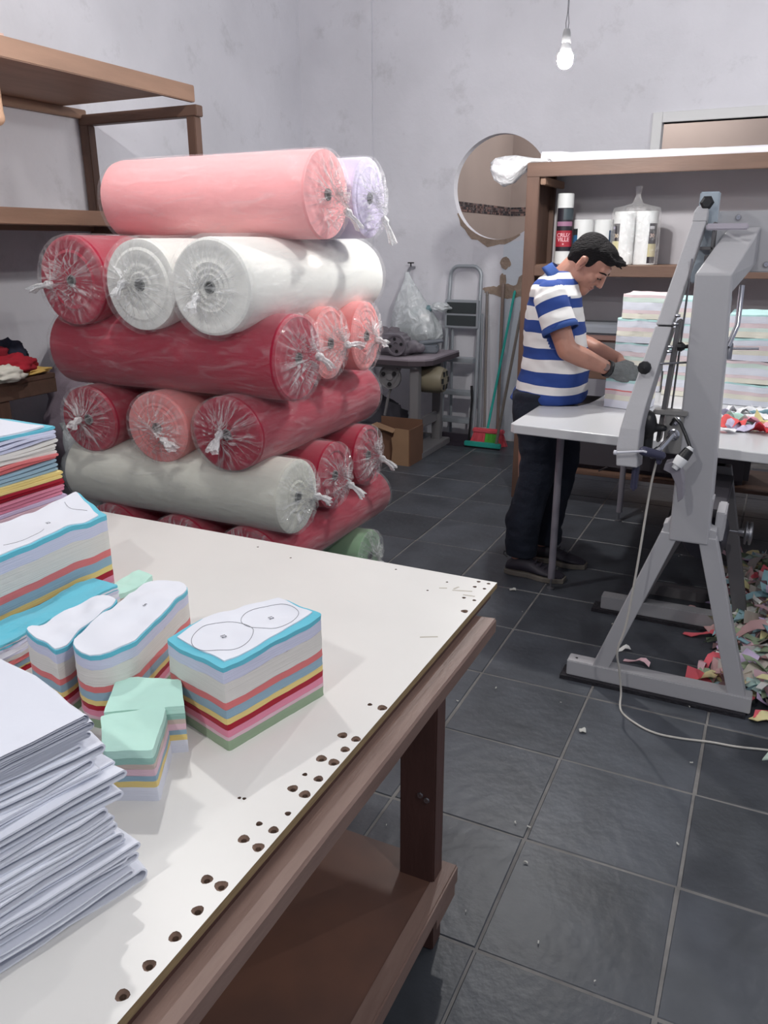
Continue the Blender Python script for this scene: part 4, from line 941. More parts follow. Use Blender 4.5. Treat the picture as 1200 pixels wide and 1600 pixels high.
def film_roll(label, x, y, r, h, bands, bagged=False, rot=0, z=1.4255):
    t = thing('film_roll', label, 'roll', (x, y, z), (0, 0, rot), group='plastic film rolls on the cabinet shelf', local=True)
    q = MB(); q.lathe([(.02, .004), (r-.004, 0), (r, .004), (r, h-.004), (r-.004, h), (.022, h), (.022, h-.03), (.001, h-.03)], 32); q.build('wound_film', mat('film_white', rgb(214, 216, 216), rough=.3), t, smooth=35)
    lb = None
    for (a0, a1, z0, z1, col, kind) in bands:
        B = MB(); n = 14; rr = r+(.0008 if kind == 0 else .0014)
        vs = []
        for k in range(n+1):
            a = radians(a0+(a1-a0)*k/n)
            for R2 in (rr, rr-.0009 if kind == 0 else rr-.0005): 
                for zz in (z0, z1): vs.append((R2*cos(a), R2*sin(a), zz))
        fs = []
        for k in range(n):
            i, j = k*4, (k+1)*4; fs += [(i, j, j+1, i+1), (i+2, i+3, j+3, j+2), (i, i+2, j+2, j), (i+1, j+1, j+3, i+3)]
        B.add(vs, fs); o = B.build('label_band' if kind == 0 else 'label_print', mat('lab_%d_%d_%d' % col, rgb(*col), rough=.35), t if kind == 0 or lb is None else lb, smooth=40)
        if kind == 0 and lb is None: lb = o
    return t
def word(parent, txt, r, ang, z, size, col):   # lettering bent round the roll
    cu = bpy.data.curves.new('w', 'FONT'); cu.body = txt; cu.size = size; cu.align_x = 'CENTER'; cu.extrude = .0003; cu.offset = .0006
    tmp = bpy.data.objects.new('t', cu); COL.objects.link(tmp); dg = bpy.context.evaluated_depsgraph_get(); dg.update()
    me = bpy.data.meshes.new_from_object(tmp.evaluated_get(dg)); bpy.data.objects.remove(tmp)
    for v in me.vertices:
        a = radians(ang)+v.co.x/r; rr = r+.0016+v.co.z; v.co = Vector((rr*cos(a), rr*sin(a), z+v.co.y))
    me.materials.clear(); me.materials.append(mat('lab_%d_%d_%d' % col, rgb(*col), rough=.35)); o = bpy.data.objects.new('label_lettering', me); COL.objects.link(o); o.parent = parent
t1 = film_roll('tall film roll with black and red label at the cabinet corner', -.785, 3.60, .048, .395,
               [(-140, 5, .075, .315, (38, 34, 42), 0), (-140, 5, .10, .19, (158, 44, 58), 1), (-132, -10, .215, .24, (150, 108, 134), 1), (-85, 3, .25, .31, (62, 72, 78), 1)])
lb1 = [c_ for c_ in t1.children if c_.name.startswith('label_band')][0]
word(lb1, 'CRUZ', .048, -78, .155, .030, (222, 180, 186)); word(lb1, 'VILLE', .048, -78, .130, .030, (222, 180, 186)); word(lb1, '+', .048, -78, .108, .02, (222, 180, 186))
film_roll('short film roll with blue label behind the man', -.675, 3.62, .056, .25, [(-165, -112, .04, .20, (32, 92, 128), 0), (-165, -112, .165, .2, (34, 44, 46), 1)])
film_roll('short film roll with dark blue edge label, right of the blue labelled one', -.565, 3.66, .056, .25, [(-45, -5, .06, .19, (52, 74, 100), 0)])
t2 = film_roll('film roll with black and yellow label, left of the bagged pair', -.440, 3.62, .060, .29, [(-170, -105, .06, .225, (40, 36, 44), 0), (-170, -105, .06, .13, (206, 200, 156), 1), (-165, -135, .195, .21, (150, 146, 170), 1)])
word([c_ for c_ in t2.children if c_.name.startswith('label_band')][0], '30', .060, -122, .150, .028, (214, 196, 170))
t3 = film_roll('film roll with black and yellow label, right of the bagged pair', -.315, 3.62, .060, .29, [(-68, -15, .01, .225, (48, 44, 50), 0), (-68, -15, .045, .115, (190, 182, 144), 1), (-66, -38, .195, .21, (180, 180, 184), 1)])
word([c_ for c_ in t3.children if c_.name.startswith('label_band')][0], '30', .060, -50, .150, .028, (196, 170, 160))
def bag_on_pair():
    q = MB(); vs = []; n = 56
    for j, (f, z) in enumerate([(1.0, 1.427), (1.02, 1.50), (1.03, 1.6), (1.02, 1.70), (.96, 1.735), (.6, 1.745), (.22, 1.76), (.10, 1.80), (.16, 1.85)]):
        for k in range(n):
            a = 2*pi*k/n; x = .132*cos(a)*f; y = .072*sin(a)*f; w_ = 1+.03*sin(a*9+j)+.04*nz(a*3, j)
            vs.append((-.378+x*w_, 3.62+y*w_, z))
    q.add(vs, [(i*n+k, i*n+(k+1) % n, (i+1)*n+(k+1) % n, (i+1)*n+k) for i in range(8) for k in range(n)])
    o = q.build('clear_bag', plastic('thin_bag', base=.06, fres=.18, streak=.22, scale=(9, 9, 9), bump=.8), None, smooth='all'); tag(o, 'clear plastic bag gathered over the pair of film rolls', 'bag')
bag_on_pair()
# white bundle lying on the cabinet top, end hanging over the left side
def top_roll():
    t = thing('white_fabric_roll', 'thin white wrapped roll lying along the cabinet top', 'fabric roll', (-.3, 3.6, 1.976))
    q = MB(); pts = []; rs = []
    for k in range(30):
        x = -.93+1.6*k/29; pts.append((x, 3.56+.01*nz(k*.3), 2.008+.004*nz(k*.5, 3)-.012*k/29)); rs.append((.040 if k < 3 else .034)*(1-.45*k/29)+.003*nz(k*.8, 7))
    q.tube(pts, rs, 18); q.build('wrapped_cloth', mat('white_wrap_cloth', rgb(226, 224, 230), rough=.7, bump=.5, bscale=12), t, smooth=50)
    q = MB(); q.lathe([(.001, 0), (.016, 0), (.016, .002)], 16, (-.933, 3.56, 2.008), axis='x'); q.build('core_hole', mat('dim_grey', rgb(120, 120, 126), rough=.8), t)
    q = MB(); q.lathe([(.028, -.50), (.030, -.2), (.030, .2), (.03, .6)], 14, (.3, 3.66, 2.006), axis='x', close=True); q.build('second_fold', MATS['white_wrap_cloth'], t, smooth=50)
    return t
top_roll()
def hanging_end():
    q = MB(); vs = []; n = 40
    prof = [(-.86, 3.47, 1.984, .014, .07), (-.95, 3.46, 1.990, .016, .06), (-1.00, 3.46, 1.975, .04, .07), (-1.06, 3.455, 1.945, .07, .08), (-1.12, 3.45, 1.935, .08, .085), (-1.165, 3.45, 1.955, .06, .07), (-1.19, 3.45, 1.965, .03, .04), (-1.20, 3.45, 1.965, .004, .005)]
    for j, (x, y, z, rz, ry) in enumerate(prof):
        for k in range(n):
            a = 2*pi*k/n; f = 1+(.30*nz(cos(a)*2.6, sin(a)*2.6, j*.8)+.10*sin(a*7+j) if 1 < j < 7 else 0)
            vs.append((x+.012*nz(a*2, j), y+ry*cos(a)*f, z+rz*sin(a)*f))
    q.add(vs, [(i*n+k, i*n+(k+1) % n, (i+1)*n+(k+1) % n, (i+1)*n+k) for i in range(len(prof)-1) for k in range(n)]+[tuple(range(n))[::-1], tuple(range((len(prof)-1)*n, len(prof)*n))])
    o = q.build('white_plastic_bundle', BAGW, None, smooth='all'); tag(o, 'crumpled white plastic bundle hanging over the left top corner of the cabinet', 'bag')
hanging_end()
for i, (x0, x1, z0, z1, cc) in enumerate(((-.75, -.50, .861, .90, (150, 132, 152)), (-.74, -.48, .90, .94, (66, 60, 64)), (-.74, -.50, .94, .99, (104, 102, 104)), (-.70, -.50, .99, 1.03, (132, 104, 98)), (-.68, -.50, 1.03, 1.09, (140, 144, 152)))):
    q = MB(); q.bbox(x0, x1+.2, 3.5, 3.8, z0, z1-.001, .012); o = q.build('folded_cloth', mat('cab_fold%d' % i, rgb(*cc), rough=.9), smooth=60)
    tag(o, ['mauve folded cloth at the bottom of the cabinet pile', 'black folded cloth in the cabinet pile beside the man', 'dark grey folded cloth in the middle of the cabinet pile', 'brownish folded cloth in the cabinet pile', 'blue grey folded cloth on top of the cabinet pile'][i], 'cloth', 'folded cloths in the cabinet')
q = MB(); q.bbox(-.72, .4, 3.45, 3.8, .221, .62, .03); o = q.build('storage_box', mat('dark_storage', rgb(60, 56, 62), rough=.8), smooth=40); tag(o, 'dark storage box low in the cabinet under the work table', 'box')

# ------------------------------------------------------------------ WORK TABLE
def work_table():
    t = thing('work_table', 'pale laminated work table with round metal legs where the man works', 'table', (.4, 2.6, 0))
    pts = [(-.496, 1.74), (-.478, 1.722), (2.0, 1.50), (2.0, 3.30), (-.275, 3.30), (-.275, 2.62), (-.285, 2.42), (-.30, 2.30), (-.335, 2.21), (-.40, 2.175), (-.47, 2.165), (-.492, 2.15)]
    q = MB(); q.prism(pts, .812, .85); q.build('tabletop', WTOP, t, bev=.004)
    for (x, y) in ((-.365, 2.075), (-.36, 3.20), (1.7, 1.75), (1.7, 3.1)):
        if (x, y) == (-.36, 3.20): x = -.255
        q = MB(); q.tube([(x, y, .055), (x, y, .812)], .0165, 16); l = q.build('leg', mat('leg_grey', rgb(128, 124, 132), rough=.4), t, smooth=50)
        q = MB(); q.tube([(x, y, .008), (x, y, .06)], .0045, 8); q.lathe([(.018, 0), (.018, .006), (.006, .010)], 14, (x, y, 0), close=True); q.build('levelling_foot', STEEL, l)
    q = MB(); q.tube([(-.255, 3.2, .60), (.1, 3.2, .66), (.5, 3.15, .60)], .010, 8); q.build('cross_tube', MATS['leg_grey'], t)
work_table()
PB = [[('pcyan', .05), ('pblue', .22), ('ppink', .15), ('pgreen', .12), ('pcream', .2)], [('pcyan', .06), ('pblue', .2), ('ppink', .12), ('pcream', .16), ('pblue', .2)],
      [('ppink', .08), ('pgreen', .13), ('pblue', .22), ('ppink', .1), ('pcream', .15)], [('pcyan', .07), ('pblue', .18), ('ppink', .16), ('pcream', .16), ('white', .2)]]
LBL = ['leftmost', 'second', 'third', 'rightmost']
for ci, (x0, x1, y0, top, nb) in enumerate(((-.285, -.045, 2.74, 1.312, 4), (-.035, .215, 2.66, 1.30, 4), (.235, .50, 2.53, 1.25, 4), (.51, .80, 2.46, 1.23, 4))):
    z = .852; Hb = (top-.852)/nb
    for b_ in range(nb):
        dx = (.02 if b_ == nb-1 and ci == 0 else 0)+random.uniform(-.004, .004)
        P_ = roundpoly([(x0+dx, y0), (x1+dx*.5, y0-.02), (x1+dx*.5, y0+.30), (x0+dx, y0+.32)], .01, 2)
        stack('pastel_fabric_bundle', 'pastel striped fabric bundle, %s in the %s column of stacks' % (['lowest', 'second up', 'third up', 'topmost'][b_], LBL[ci]), 'fabric stack',
              P_, z, Hb-.002, PB[(b_+ci*3+3) % 4], wave=.012 if b_ < 3 else .006, wf=9, sd=ci*7+b_*3.3, group='pastel fabric bundles on the work table', jit=.0015, pliesz=.012, waveside=.55)
        z += Hb
stack('pastel_fabric_bundle', 'low pastel striped fabric bundle under the gloved hand of the man', 'fabric stack', roundpoly([(-.225, 2.25), (-.04, 2.20), (-.02, 2.37), (-.20, 2.42)], .008, 2), .852, .125, [('pcyan', .1), ('pblue', .28), ('salmon', .05), ('ppink', .15), ('pcream', .2), ('white', .3)], wave=.004, sd=3.3, pliesz=.01)
stack('pastel_fabric_bundle', 'small white topped fabric bundle between the belly of the man and the gloved hand', 'fabric stack', roundpoly([(-.255, 2.58), (-.17, 2.50), (-.10, 2.62), (-.18, 2.72)], .008, 2), .852, .07, [('white', .8), ('lilac', .2)], wave=.006, sd=5.3, pliesz=.01)
def sheet(name, label, cat, pts, z, m_, amp=.01, seed=0, th=.002, group=None, curl=0):
    P = resample(pts, .012); n = len(P); cx = sum(p.x for p in P)/n; cy = sum(p.y for p in P)/n; q = MB(); vs = []; fs = []
    scs = (1, .75, .5, .25, .05)
    for lay in (0, 1):
        for sc in scs:
            for p in P:
                x, y = cx+(p.x-cx)*sc, cy+(p.y-cy)*sc; h = amp*abs(nz(x*18+seed, y*18, seed))*2.2+curl*((x-cx)**2+(y-cy)**2)
                vs.append((x, y, z+h+(th if lay else 0)))
    m_n = len(scs)*n
    for k in range(len(scs)-1):
        for i in range(n):
            a, b = k*n+i, k*n+(i+1) % n; fs.append((a+m_n, b+m_n, b+n+m_n, a+n+m_n)); fs.append((a, a+n, b+n, b))
    fs += [(i, (i+1) % n, m_n+(i+1) % n, m_n+i) for i in range(n)]+[tuple(range(4*n, 5*n))[::-1], tuple(range(m_n+4*n, m_n+5*n))]
    q.add(vs, fs); o = q.build(name, m_, None, smooth=60); tag(o, label, cat, group); return o
random.seed(21)
sc_cols = [('coral', (226, 96, 96)), ('mint', (190, 224, 212)), ('lav', (200, 194, 218)), ('yellow', (230, 220, 160)), ('white', (230, 230, 232)), ('rose', (222, 160, 172)), ('sky', (160, 200, 214)), ('red', (200, 50, 60)), ('dusty', (190, 160, 156)), ('green', (150, 178, 146))]
def scm(k): return mat('scrap_'+sc_cols[k][0], rgb(*sc_cols[k][1]), rough=.9)
spots = [(.36, 2.33, .07, 4, 'white crumpled cloth at the foot of the right stacks'), (.46, 2.36, .07, 4, 'larger white cloth in front of the right stacks at the photo edge'), (.31, 2.22, .05, 2, 'pale lavender cloth by the column in front of the stacks'), (.315, 2.02, .05, 0, 'coral red twisted scrap beside the machine column on the work table'), (.36, 1.98, .05, 2, 'lavender ring shaped scrap beside the coral one on the work table'), (.45, 1.97, .05, 7, 'red folded scrap at the right photo edge on the work table'),
         (.35, 2.12, .055, 1, 'mint scrap beside the machine column on the work table'), (.47, 2.12, .06, 3, 'pale yellow scrap in front of the right stack'), (.41, 2.06, .05, 5, 'rose scrap lying among the scraps on the work table'),
         (.31, 1.92, .03, 4, 'small white scrap nearest the table edge'), (.39, 2.22, .06, 4, 'white flat scrap at the foot of the right stack'), (.52, 2.03, .05, 8, 'dusty brown scrap at the right edge of the work table'), (.43, 2.30, .05, 6, 'blue scrap on the white cloth at the right stack')]
for i, (x, y, r, k, l) in enumerate(spots):
    pts = [(x+r*cos(a)*(1+.5*nz(cos(a)*2+i, sin(a)*2, i))*1.2, y+r*sin(a)*(1+.5*nz(cos(a)*2, sin(a)*2+i, 4))*.8) for a in [2*pi*j/14 for j in range(14)]]
    sheet('fabric_scrap', l, 'scrap', pts, .852, scm(k), amp=.034, seed=i*2.1, group='scraps on the work table')

# ------------------------------------------------------------------ BAND CUTTING MACHINE
def machine():
    t = thing('band_cutting_machine', 'tall grey band knife cutting machine on an A-shaped stand', 'machine', (.22, 1.5, 0))
    def col_sec(z): # left x, right x at height
        q = (z-.60)/(1.46-.60); return .201-.014*q, .325-.033*q
    # column with folded back top arm, one welded box section
    q = MB(); vs = []
    secs = [(.60, 1.30, 1.40, .0), (.9, 1.30, 1.40, 0), (1.2, 1.30, 1.40, 0), (1.46, 1.30, 1.40, 0)]
    for (z, ya, yb, _) in secs:
        l, r = col_sec(z); vs += [(l, ya, z), (r, ya, z), (r, yb, z-(.06 if z == 1.46 else 0)), (l, yb, z-(.06 if z == 1.46 else 0))]
    l, r = .245, .343; vs += [(l, 1.62, 1.598), (r, 1.62, 1.598), (r, 1.62, 1.48), (l, 1.62, 1.48)]
    q.add(vs, [(i*4+k, i*4+(k+1) % 4, (i+1)*4+(k+1) % 4, (i+1)*4+k) for i in range(4) for k in range(4)]+[(3, 2, 1, 0), (16, 17, 18, 19)])
    q.build('column', GREY, t, bev=.006)
    q = MB(); q.bbox(.20, .395, 1.62, 1.632, 1.455, 1.645, .003); pl = q.build('flange_plate', GREY, t)
    q = MB()
    for (x, z) in ((.372, 1.622), (.372, 1.48), (.27, 1.625)): q.lathe([(.001, -.012), (.006, -.012), (.0095, -.006), (.0095, 0)], 14, (x, 1.62, z), axis='y')
    q.build('bolt', CHROME, pl, smooth=40)
    q = MB(); q.tube([(.36, 1.66, 1.555), (.9, 1.66, 1.555)], .014, 12); q.bbox(.3, .95, 1.64, 1.70, 1.50, 1.53, .004); q.build('upper_tube', GREYD, t, smooth=50)
    # upper wheel housing plate and lever
    q = MB(); q.bbox(.150, .210, 1.56, 1.60, 1.42, 1.703, .004); q.build('tension_plate', BLUEG, t)
    q = MB(); q.tube([(.178, 1.55, 1.668), (.178, 1.52, 1.668)], .006, 8); q.lathe([(.006, 0), (.020, -.004), (.022, -.014), (.014, -.020), (.001, -.02)], 6, (.178, 1.525, 1.668), axis='y'); q.build('knob', BLACK, t, smooth=30)
    q = MB(); q.bbox(.185, .31, 1.49, 1.505, 1.585, 1.605, .004); q.build('lever', mat('lever_grey', rgb(176, 170, 180), rough=.4), t)
    q = MB(); q.bbox(.205, .213, 1.50, 1.58, 1.42, 1.61, .002); q.bbox(.165, .235, 1.5, 1.56, 1.525, 1.535, .002); q.bbox(.19, .225, 1.50, 1.52, 1.47, 1.51, .002); q.bbox(.17, .21, 1.49, 1.52, 1.43, 1.455, .002); q.build('wheel_bracket', GREYD, t)
    # long blade guard leaning toward the front, two box sections
    def guard(pa, pb, name):
        # pa/pb : (xl, xr, y, z)
        q = MB(); vs = []
        for (xl, xr, y, z) in (pa, pb): vs += [(xl, y, z), (xr, y, z), (xr, y+.055, z-.012), (xl, y+.055, z-.012)]
        q.add(vs, [(0, 1, 5, 4), (1, 2, 6, 5), (2, 3, 7, 6), (3, 0, 4, 7), (3, 2, 1, 0), (4, 5, 6, 7)]); return q.build(name, GREY, t, bev=.004)
    guard((.142, .184, 1.495, 1.613), (.088, .137, 1.30, 1.305), 'upper_guard')
    q = MB(); vs = []
    pr = [(.142, .184, 1.495, 1.612), (.143, .185, 1.50, 1.64), (.150, .184, 1.515, 1.657), (.158, .182, 1.54, 1.662)]
    for (xl, xr, y, z) in pr: vs += [(xl, y, z), (xr, y, z), (xr, 1.56, z-.012), (xl, 1.56, z-.012)]
    q.add(vs, [(i*4+k, i*4+(k+1) % 4, (i+1)*4+(k+1) % 4, (i+1)*4+k) for i in range(3) for k in range(4)]+[(3, 2, 1, 0), (12, 13, 14, 15)]); q.build('guard_cap', GREY, t, bev=.003)
    q = MB(); vs = []
    lo = [(.087, .137, 1.298, 1.300), (.066, .118, 1.235, 1.19), (.045, .100, 1.17, 1.07), (.034, .094, 1.145, 1.0), (.030, .096, 1.13, .94), (.036, .100, 1.12, .885)]
    for (xl, xr, y, z) in lo: vs += [(xl, y, z), (xr, y, z), (xr+.004, y+.085, z-.01), (xl, y+.085, z-.01)]
    q.add(vs, [(i*4+k, i*4+(k+1) % 4, (i+1)*4+(k+1) % 4, (i+1)*4+k) for i in range(5) for k in range(4)]+[(3, 2, 1, 0), (20, 21, 22, 23)]); q.build('lower_guard', GREY, t, bev=.004)
    q = MB(); q.bbox(.137, .150, 1.30, 1.37, .93, 1.32, .003, rot=Matrix.Rotation(.06, 3, 'Y')); q.build('blade_channel', GREYD, t)
    q = MB(); q.tube([(.157, 1.34, .92), (.164, 1.40, 1.5)], .0035, 6); q.build('band_blade', STEEL, t)
    # black knobs and bolts along the guard
    q = MB(); q.lathe([(.005, .0), (.005, -.022), (.018, -.026), (.021, -.034), (.020, -.042), (.001, -.045)], 10, (.083, 1.222, 1.185), axis='y'); q.build('guard_knob', BLACK, t, smooth=30)
    q = MB(); q.tube([(.19, 1.32, 1.24), (.178, 1.30, 1.24)], .006, 8); q.lathe([(.001, -.012), (.013, -.012), (.015, 0), (.008, .01)], 8, (.172, 1.3, 1.24), axis='x'); q.build('column_knob', BLACK, t, smooth=30)
    for (x, z) in ((.145, 1.335), (.142, 1.31), (.133, 1.24), (.131, 1.226)):
        q = MB(); q.lathe([(.001, -.004), (.005, -.004), (.0062, 0), (.004, .012)], 10, (x+.003, 1.285, z), axis='x'); q.build('guard_bolt', CHROME, t, smooth=30)
    q = MB(); q.tube([(.10, 1.25, 1.19), (.125, 1.26, 1.19), (.19, 1.32, 1.19)], .0035, 6); q.build('guide_rod', STEEL, t)
    # right hand chrome guide
    q = MB(); q.tube([(.315, 1.46, 1.42), (.318, 1.44, 1.30), (.300, 1.40, 1.235)], .0085, 12); q.build('presser_rod', CHROME, t, smooth=50)
    q = MB(); q.lathe([(.001, -.03), (.013, -.03), (.013, .018), (.008, .024), (.001, .024)], 14, (.302, 1.42, 1.225)); q.build('rod_clamp', STEEL, t, smooth=40)
    q = MB(); q.tube([(.302, 1.42, 1.228), (.39, 1.42, 1.232)], .004, 8); q.build('side_rod', CHROME, t, smooth=50)
    # lower wheel assembly
    q = MB(); q.bbox(.150, .205, 1.285, 1.305, .90, 1.035, .003); q.bbox(.11, .215, 1.28, 1.33, 1.025, 1.04, .003); br = q.build('lower_bracket', mat('bracket_grey', rgb(136, 134, 132), rough=.4), t)
    q = MB()
    for (x, z, r) in ((.183, 1.01, .014), (.180, .965, .019)): q.lathe([(.001, -.012), (r*.6, -.012), (r*.75, -.006), (r, -.004), (r, 0)], 14, (x, 1.284, z), axis='y')
    q.build('bracket_bolt', CHROME, br, smooth=30)
    q = MB(); q.tube([(.178, 1.27, .965), (.150, 1.20, .93)], .010, 12); q.tube([(.15, 1.20, .93), (.13, 1.175, .915)], .013, 12); q.build('spindle', CHROME, t, smooth=50)
    q = MB(); q.bbox(.06, .12, 1.24, 1.30, .88, 1.02, .015); q.ell((.10, 1.25, 1.0), (.03, .03, .045)); q.cap((.12, 1.26, .985), (.15, 1.27, .985), .014, .012); q.cap((.07, 1.25, 1.01), (.09, 1.26, 1.04), .014, .01)
    remesh(q, 'motor_housing', BLACK, t, .006, 3)
    q = MB(); q.cap((.115, 1.115, .942), (.165, 1.15, .925), .015, .013); q.bbox(.08, .10, 1.15, 1.19, .80, .90, .006); q.bbox(.15, .165, 1.15, 1.18, .895, .92, .003); q.build('clamp', mat('navy_clamp', rgb(62, 62, 84), rough=.4), t, smooth=40)
    q = MB(); q.tube([(.125, 1.105, .942), (.115, 1.10, .945), (.036, 1.10, .932)], .0036, 10); q.lathe([(.001, -.006), (.0075, -.004), (.0075, .004), (.001, .006)], 12, (.033, 1.10, .932), axis='x'); o = q.build('handle_rod', mat('pale_rod', rgb(214, 214, 222), rough=.3), t, smooth=50)
    q = MB(); q.tube([(.0, 1.18, .862), (-.03, 1.2, .84)], .0025, 6); q.build('dark_wire', BLACK, t)
    q = MB(); pts = []
    cl = [(.175, .905), (.198, .895), (.215, .87), (.228, .83), (.236, .79)]
    q.prismy([(.175, .895), (.20, .905), (.222, .885), (.236, .84), (.240, .79), (.226, .775), (.215, .83), (.196, .865), (.172, .875)], 1.17, 1.225); q.build('curved_bracket', mat('bracket_lilac', rgb(138, 134, 142), rough=.4), t, bev=.002)
    q = MB(); q.tube([(.170, 1.27, 1.00), (.185, 1.22, 1.03), (.205, 1.20, 1.02), (.225, 1.19, .985), (.243, 1.18, .95)], .0055, 8); q.build('black_cable', BLACK, t, smooth=50)
    q = MB(); d0 = Vector((.246, 1.18, .955)); d1 = Vector((.205, 1.16, .885)); q.tube([d0, d0+(d1-d0)*.12, d0+(d1-d0)*.15, d0+(d1-d0)*.5], [.006, .009, .015, .018], 12); pg = q.build('cable_plug', BLACK, t, smooth=40)
    q = MB(); q.tube([d0+(d1-d0)*.02, d0+(d1-d0)*.13], [.008, .012], 12); q.tube([d0+(d1-d0)*.5, d0+(d1-d0)*.56, d0+(d1-d0)*.85], [.0185, .020, .017], 12); q.tube([d0+(d1-d0)*.85, d1], [.012, .010], 10); q.build('plug_collar', WHITEP, pg, smooth=40)
    # stand
    def bar(n, a, b, w_, d_, m_=GREY):
        a = Vector(a); b = Vector(b); q = MB(); vs = []
        for p in (a, b): vs += [(p.x-w_/2, p.y-d_/2, p.z), (p.x+w_/2, p.y-d_/2, p.z), (p.x+w_/2, p.y+d_/2, p.z), (p.x-w_/2, p.y+d_/2, p.z)]
        q.add(vs, [(0, 1, 5, 4), (1, 2, 6, 5), (2, 3, 7, 6), (3, 0, 4, 7), (3, 2, 1, 0), (4, 5, 6, 7)]); return q.build(n, m_, t, bev=.003)
    q = MB(); q.prismy([(.178, .655), (.178, .60), (.345, .60), (.345, .65), (.325, .655), (.318, .68), (.325, .76), (.197, .76), (.200, .68), (.19, .66)], 1.31, 1.37); q.build('column_foot', GREY, t, bev=.003)
    bar('stand_leg', (.203, 1.335, .625), (.016, 1.335, .07), .058, .06); bar('stand_leg', (.318, 1.335, .625), (.478, 1.335, .07), .058, .06)
    q = MB(); q.bbox(-.105, .528, 1.30, 1.36, .015, .075, .003); bb = q.build('base_beam', GREY, t)
    q = MB(); [q.lathe([(.001, .0005), (.005, .0005), (.005, 0)], 10, (x, 1.33, .0752)) for x in (-.075, .50)]; q.build('bolt_hole', BLACK, bb)
    q = MB(); q.box(-.125, .515, 1.285, 1.372, .0, .015); o = q.build('rubber_strip', RUBBER, t); lab(o, 'ribbed black rubber strip under the front beam')
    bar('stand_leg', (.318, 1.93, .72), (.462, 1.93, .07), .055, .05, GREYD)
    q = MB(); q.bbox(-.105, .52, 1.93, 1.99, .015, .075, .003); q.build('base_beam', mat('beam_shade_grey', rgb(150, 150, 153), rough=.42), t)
    q = MB(); q.box(-.14, .515, 1.915, 2.0, 0, .015); q.build('rubber_strip', RUBBER, t)
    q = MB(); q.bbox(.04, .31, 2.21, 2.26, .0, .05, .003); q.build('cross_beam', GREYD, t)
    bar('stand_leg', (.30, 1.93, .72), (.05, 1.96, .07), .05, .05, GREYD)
    q = MB(); q.bbox(.20, .36, 1.42, 1.9, .66, .69, .004); q.build('motor_mount', mat('dark_mount', rgb(70, 68, 74), rough=.5), t)
    q = MB(); q.bbox(.335, .365, 1.36, 1.5, .60, .70, .004); q.bbox(.33, .345, 1.36, 1.44, .62, .63, .002); q.build('side_bracket', GREY, t)
    q = MB(); q.lathe([(.001, 0), (.06, .01), (.075, .05), (.075, .20), (.06, .24), (.001, .25)], 22, (.30, 1.48, .54), axis='y'); q.build('drive_motor', mat('dark_motor', rgb(44, 42, 52), rough=.5), t, smooth=40)
    q = MB(); q.lathe([(.006, -.07), (.006, -.02), (.014, -.02), (.016, 0), (.04, .002), (.043, .006), (.043, .010), (.03, .012), (.03, .016), (.043, .018), (.043, .026), (.02, .03), (.001, .03)], 26, (.425, 1.70, .53), axis='x', close=True); q.build('belt_pulley', STEEL, t, smooth=40)
machine()
def power_cord():
    P = [(.150, 1.17, .90), (.138, 1.18, .80), (.126, 1.17, .55), (.110, 1.17, .33), (.090, 1.17, .22), (.100, 1.19, .14), (.112, 1.20, .05), (.125, 1.15, .006), (.19, 1.09, .004), (.255, 1.065, .004), (.33, 1.07, .004), (.42, 1.09, .004), (.50, 1.10, .004), (.62, 1.13, .004), (.8, 1.16, .004)]
    # smooth by Catmull-Rom
    Q = []
    V = [Vector(p) for p in P]
    for i in range(len(V)-1):
        a, b, c_, d = V[max(0, i-1)], V[i], V[i+1], V[min(len(V)-1, i+2)]
        for k in range(6):
            u = k/6; Q.append(.5*((2*b)+(c_-a)*u+(2*a-5*b+4*c_-d)*u*u+(3*b-a-3*c_+d)*u**3))
    Q.append(V[-1]); q = MB(); q.tube(Q, .0038, 8); o = q.build('power_cord', mat('cord_white', rgb(196, 192, 184), rough=.5), None, smooth=60)
    tag(o, 'pale twin power cord hanging from the machine and running over the floor', 'cord')
power_cord()

# ------------------------------------------------------------------ SCRAP HEAP AND FLOOR LITTER
random.seed(44)
HC = [(240, 110, 122), (214, 196, 228), (242, 232, 176), (164, 206, 216), (240, 240, 236), (214, 174, 174), (172, 190, 158), (236, 196, 204), (204, 230, 222), (196, 188, 180), (226, 218, 204)]
HM = [mat('heap_%d' % k, rgb(*c_), rough=.95) for k, c_ in enumerate(HC)]
def heap_h(x, y):
    d = max(0, (x-.33)/.5); e = max(0, 1-abs((y-2.05)/.85)**2.2); f = min(1, d*1.2)
    return .34*f*e*(.8+.5*nz(x*6, y*6, 2))
def strip(q, p, L, w_, a, bend, tw):
    n = 5; vs = []; x, y, z = p; tilt = random.uniform(-.5, .6)
    for k in range(n+1):
        u = k/n-.5; px = x+cos(a)*L*u+bend*sin(a)*(u*u)*L; py = y+sin(a)*L*u-bend*cos(a)*(u*u)*L; pz = z+tilt*L*u*.5+.02*sin(u*5+tw)*min(1, L*8)
        ax = tw*u*2+random.uniform(-.2, .2); nx, ny, nz_ = -sin(a)*cos(ax), cos(a)*cos(ax), sin(ax)
        for s_ in (-1, 1): vs.append((px+nx*w_*s_/2, py+ny*w_*s_/2, max(.004, pz+nz_*w_*s_/2)))
    m_ = len(vs); vs += [(v[0], v[1], v[2]+.002) for v in vs]
    fs = [(2*k, 2*k+1, 2*k+3, 2*k+2) for k in range(n)]+[(m_+2*k, m_+2*k+2, m_+2*k+3, m_+2*k+1) for k in range(n)]
    q.add(vs, fs)
q = MB()
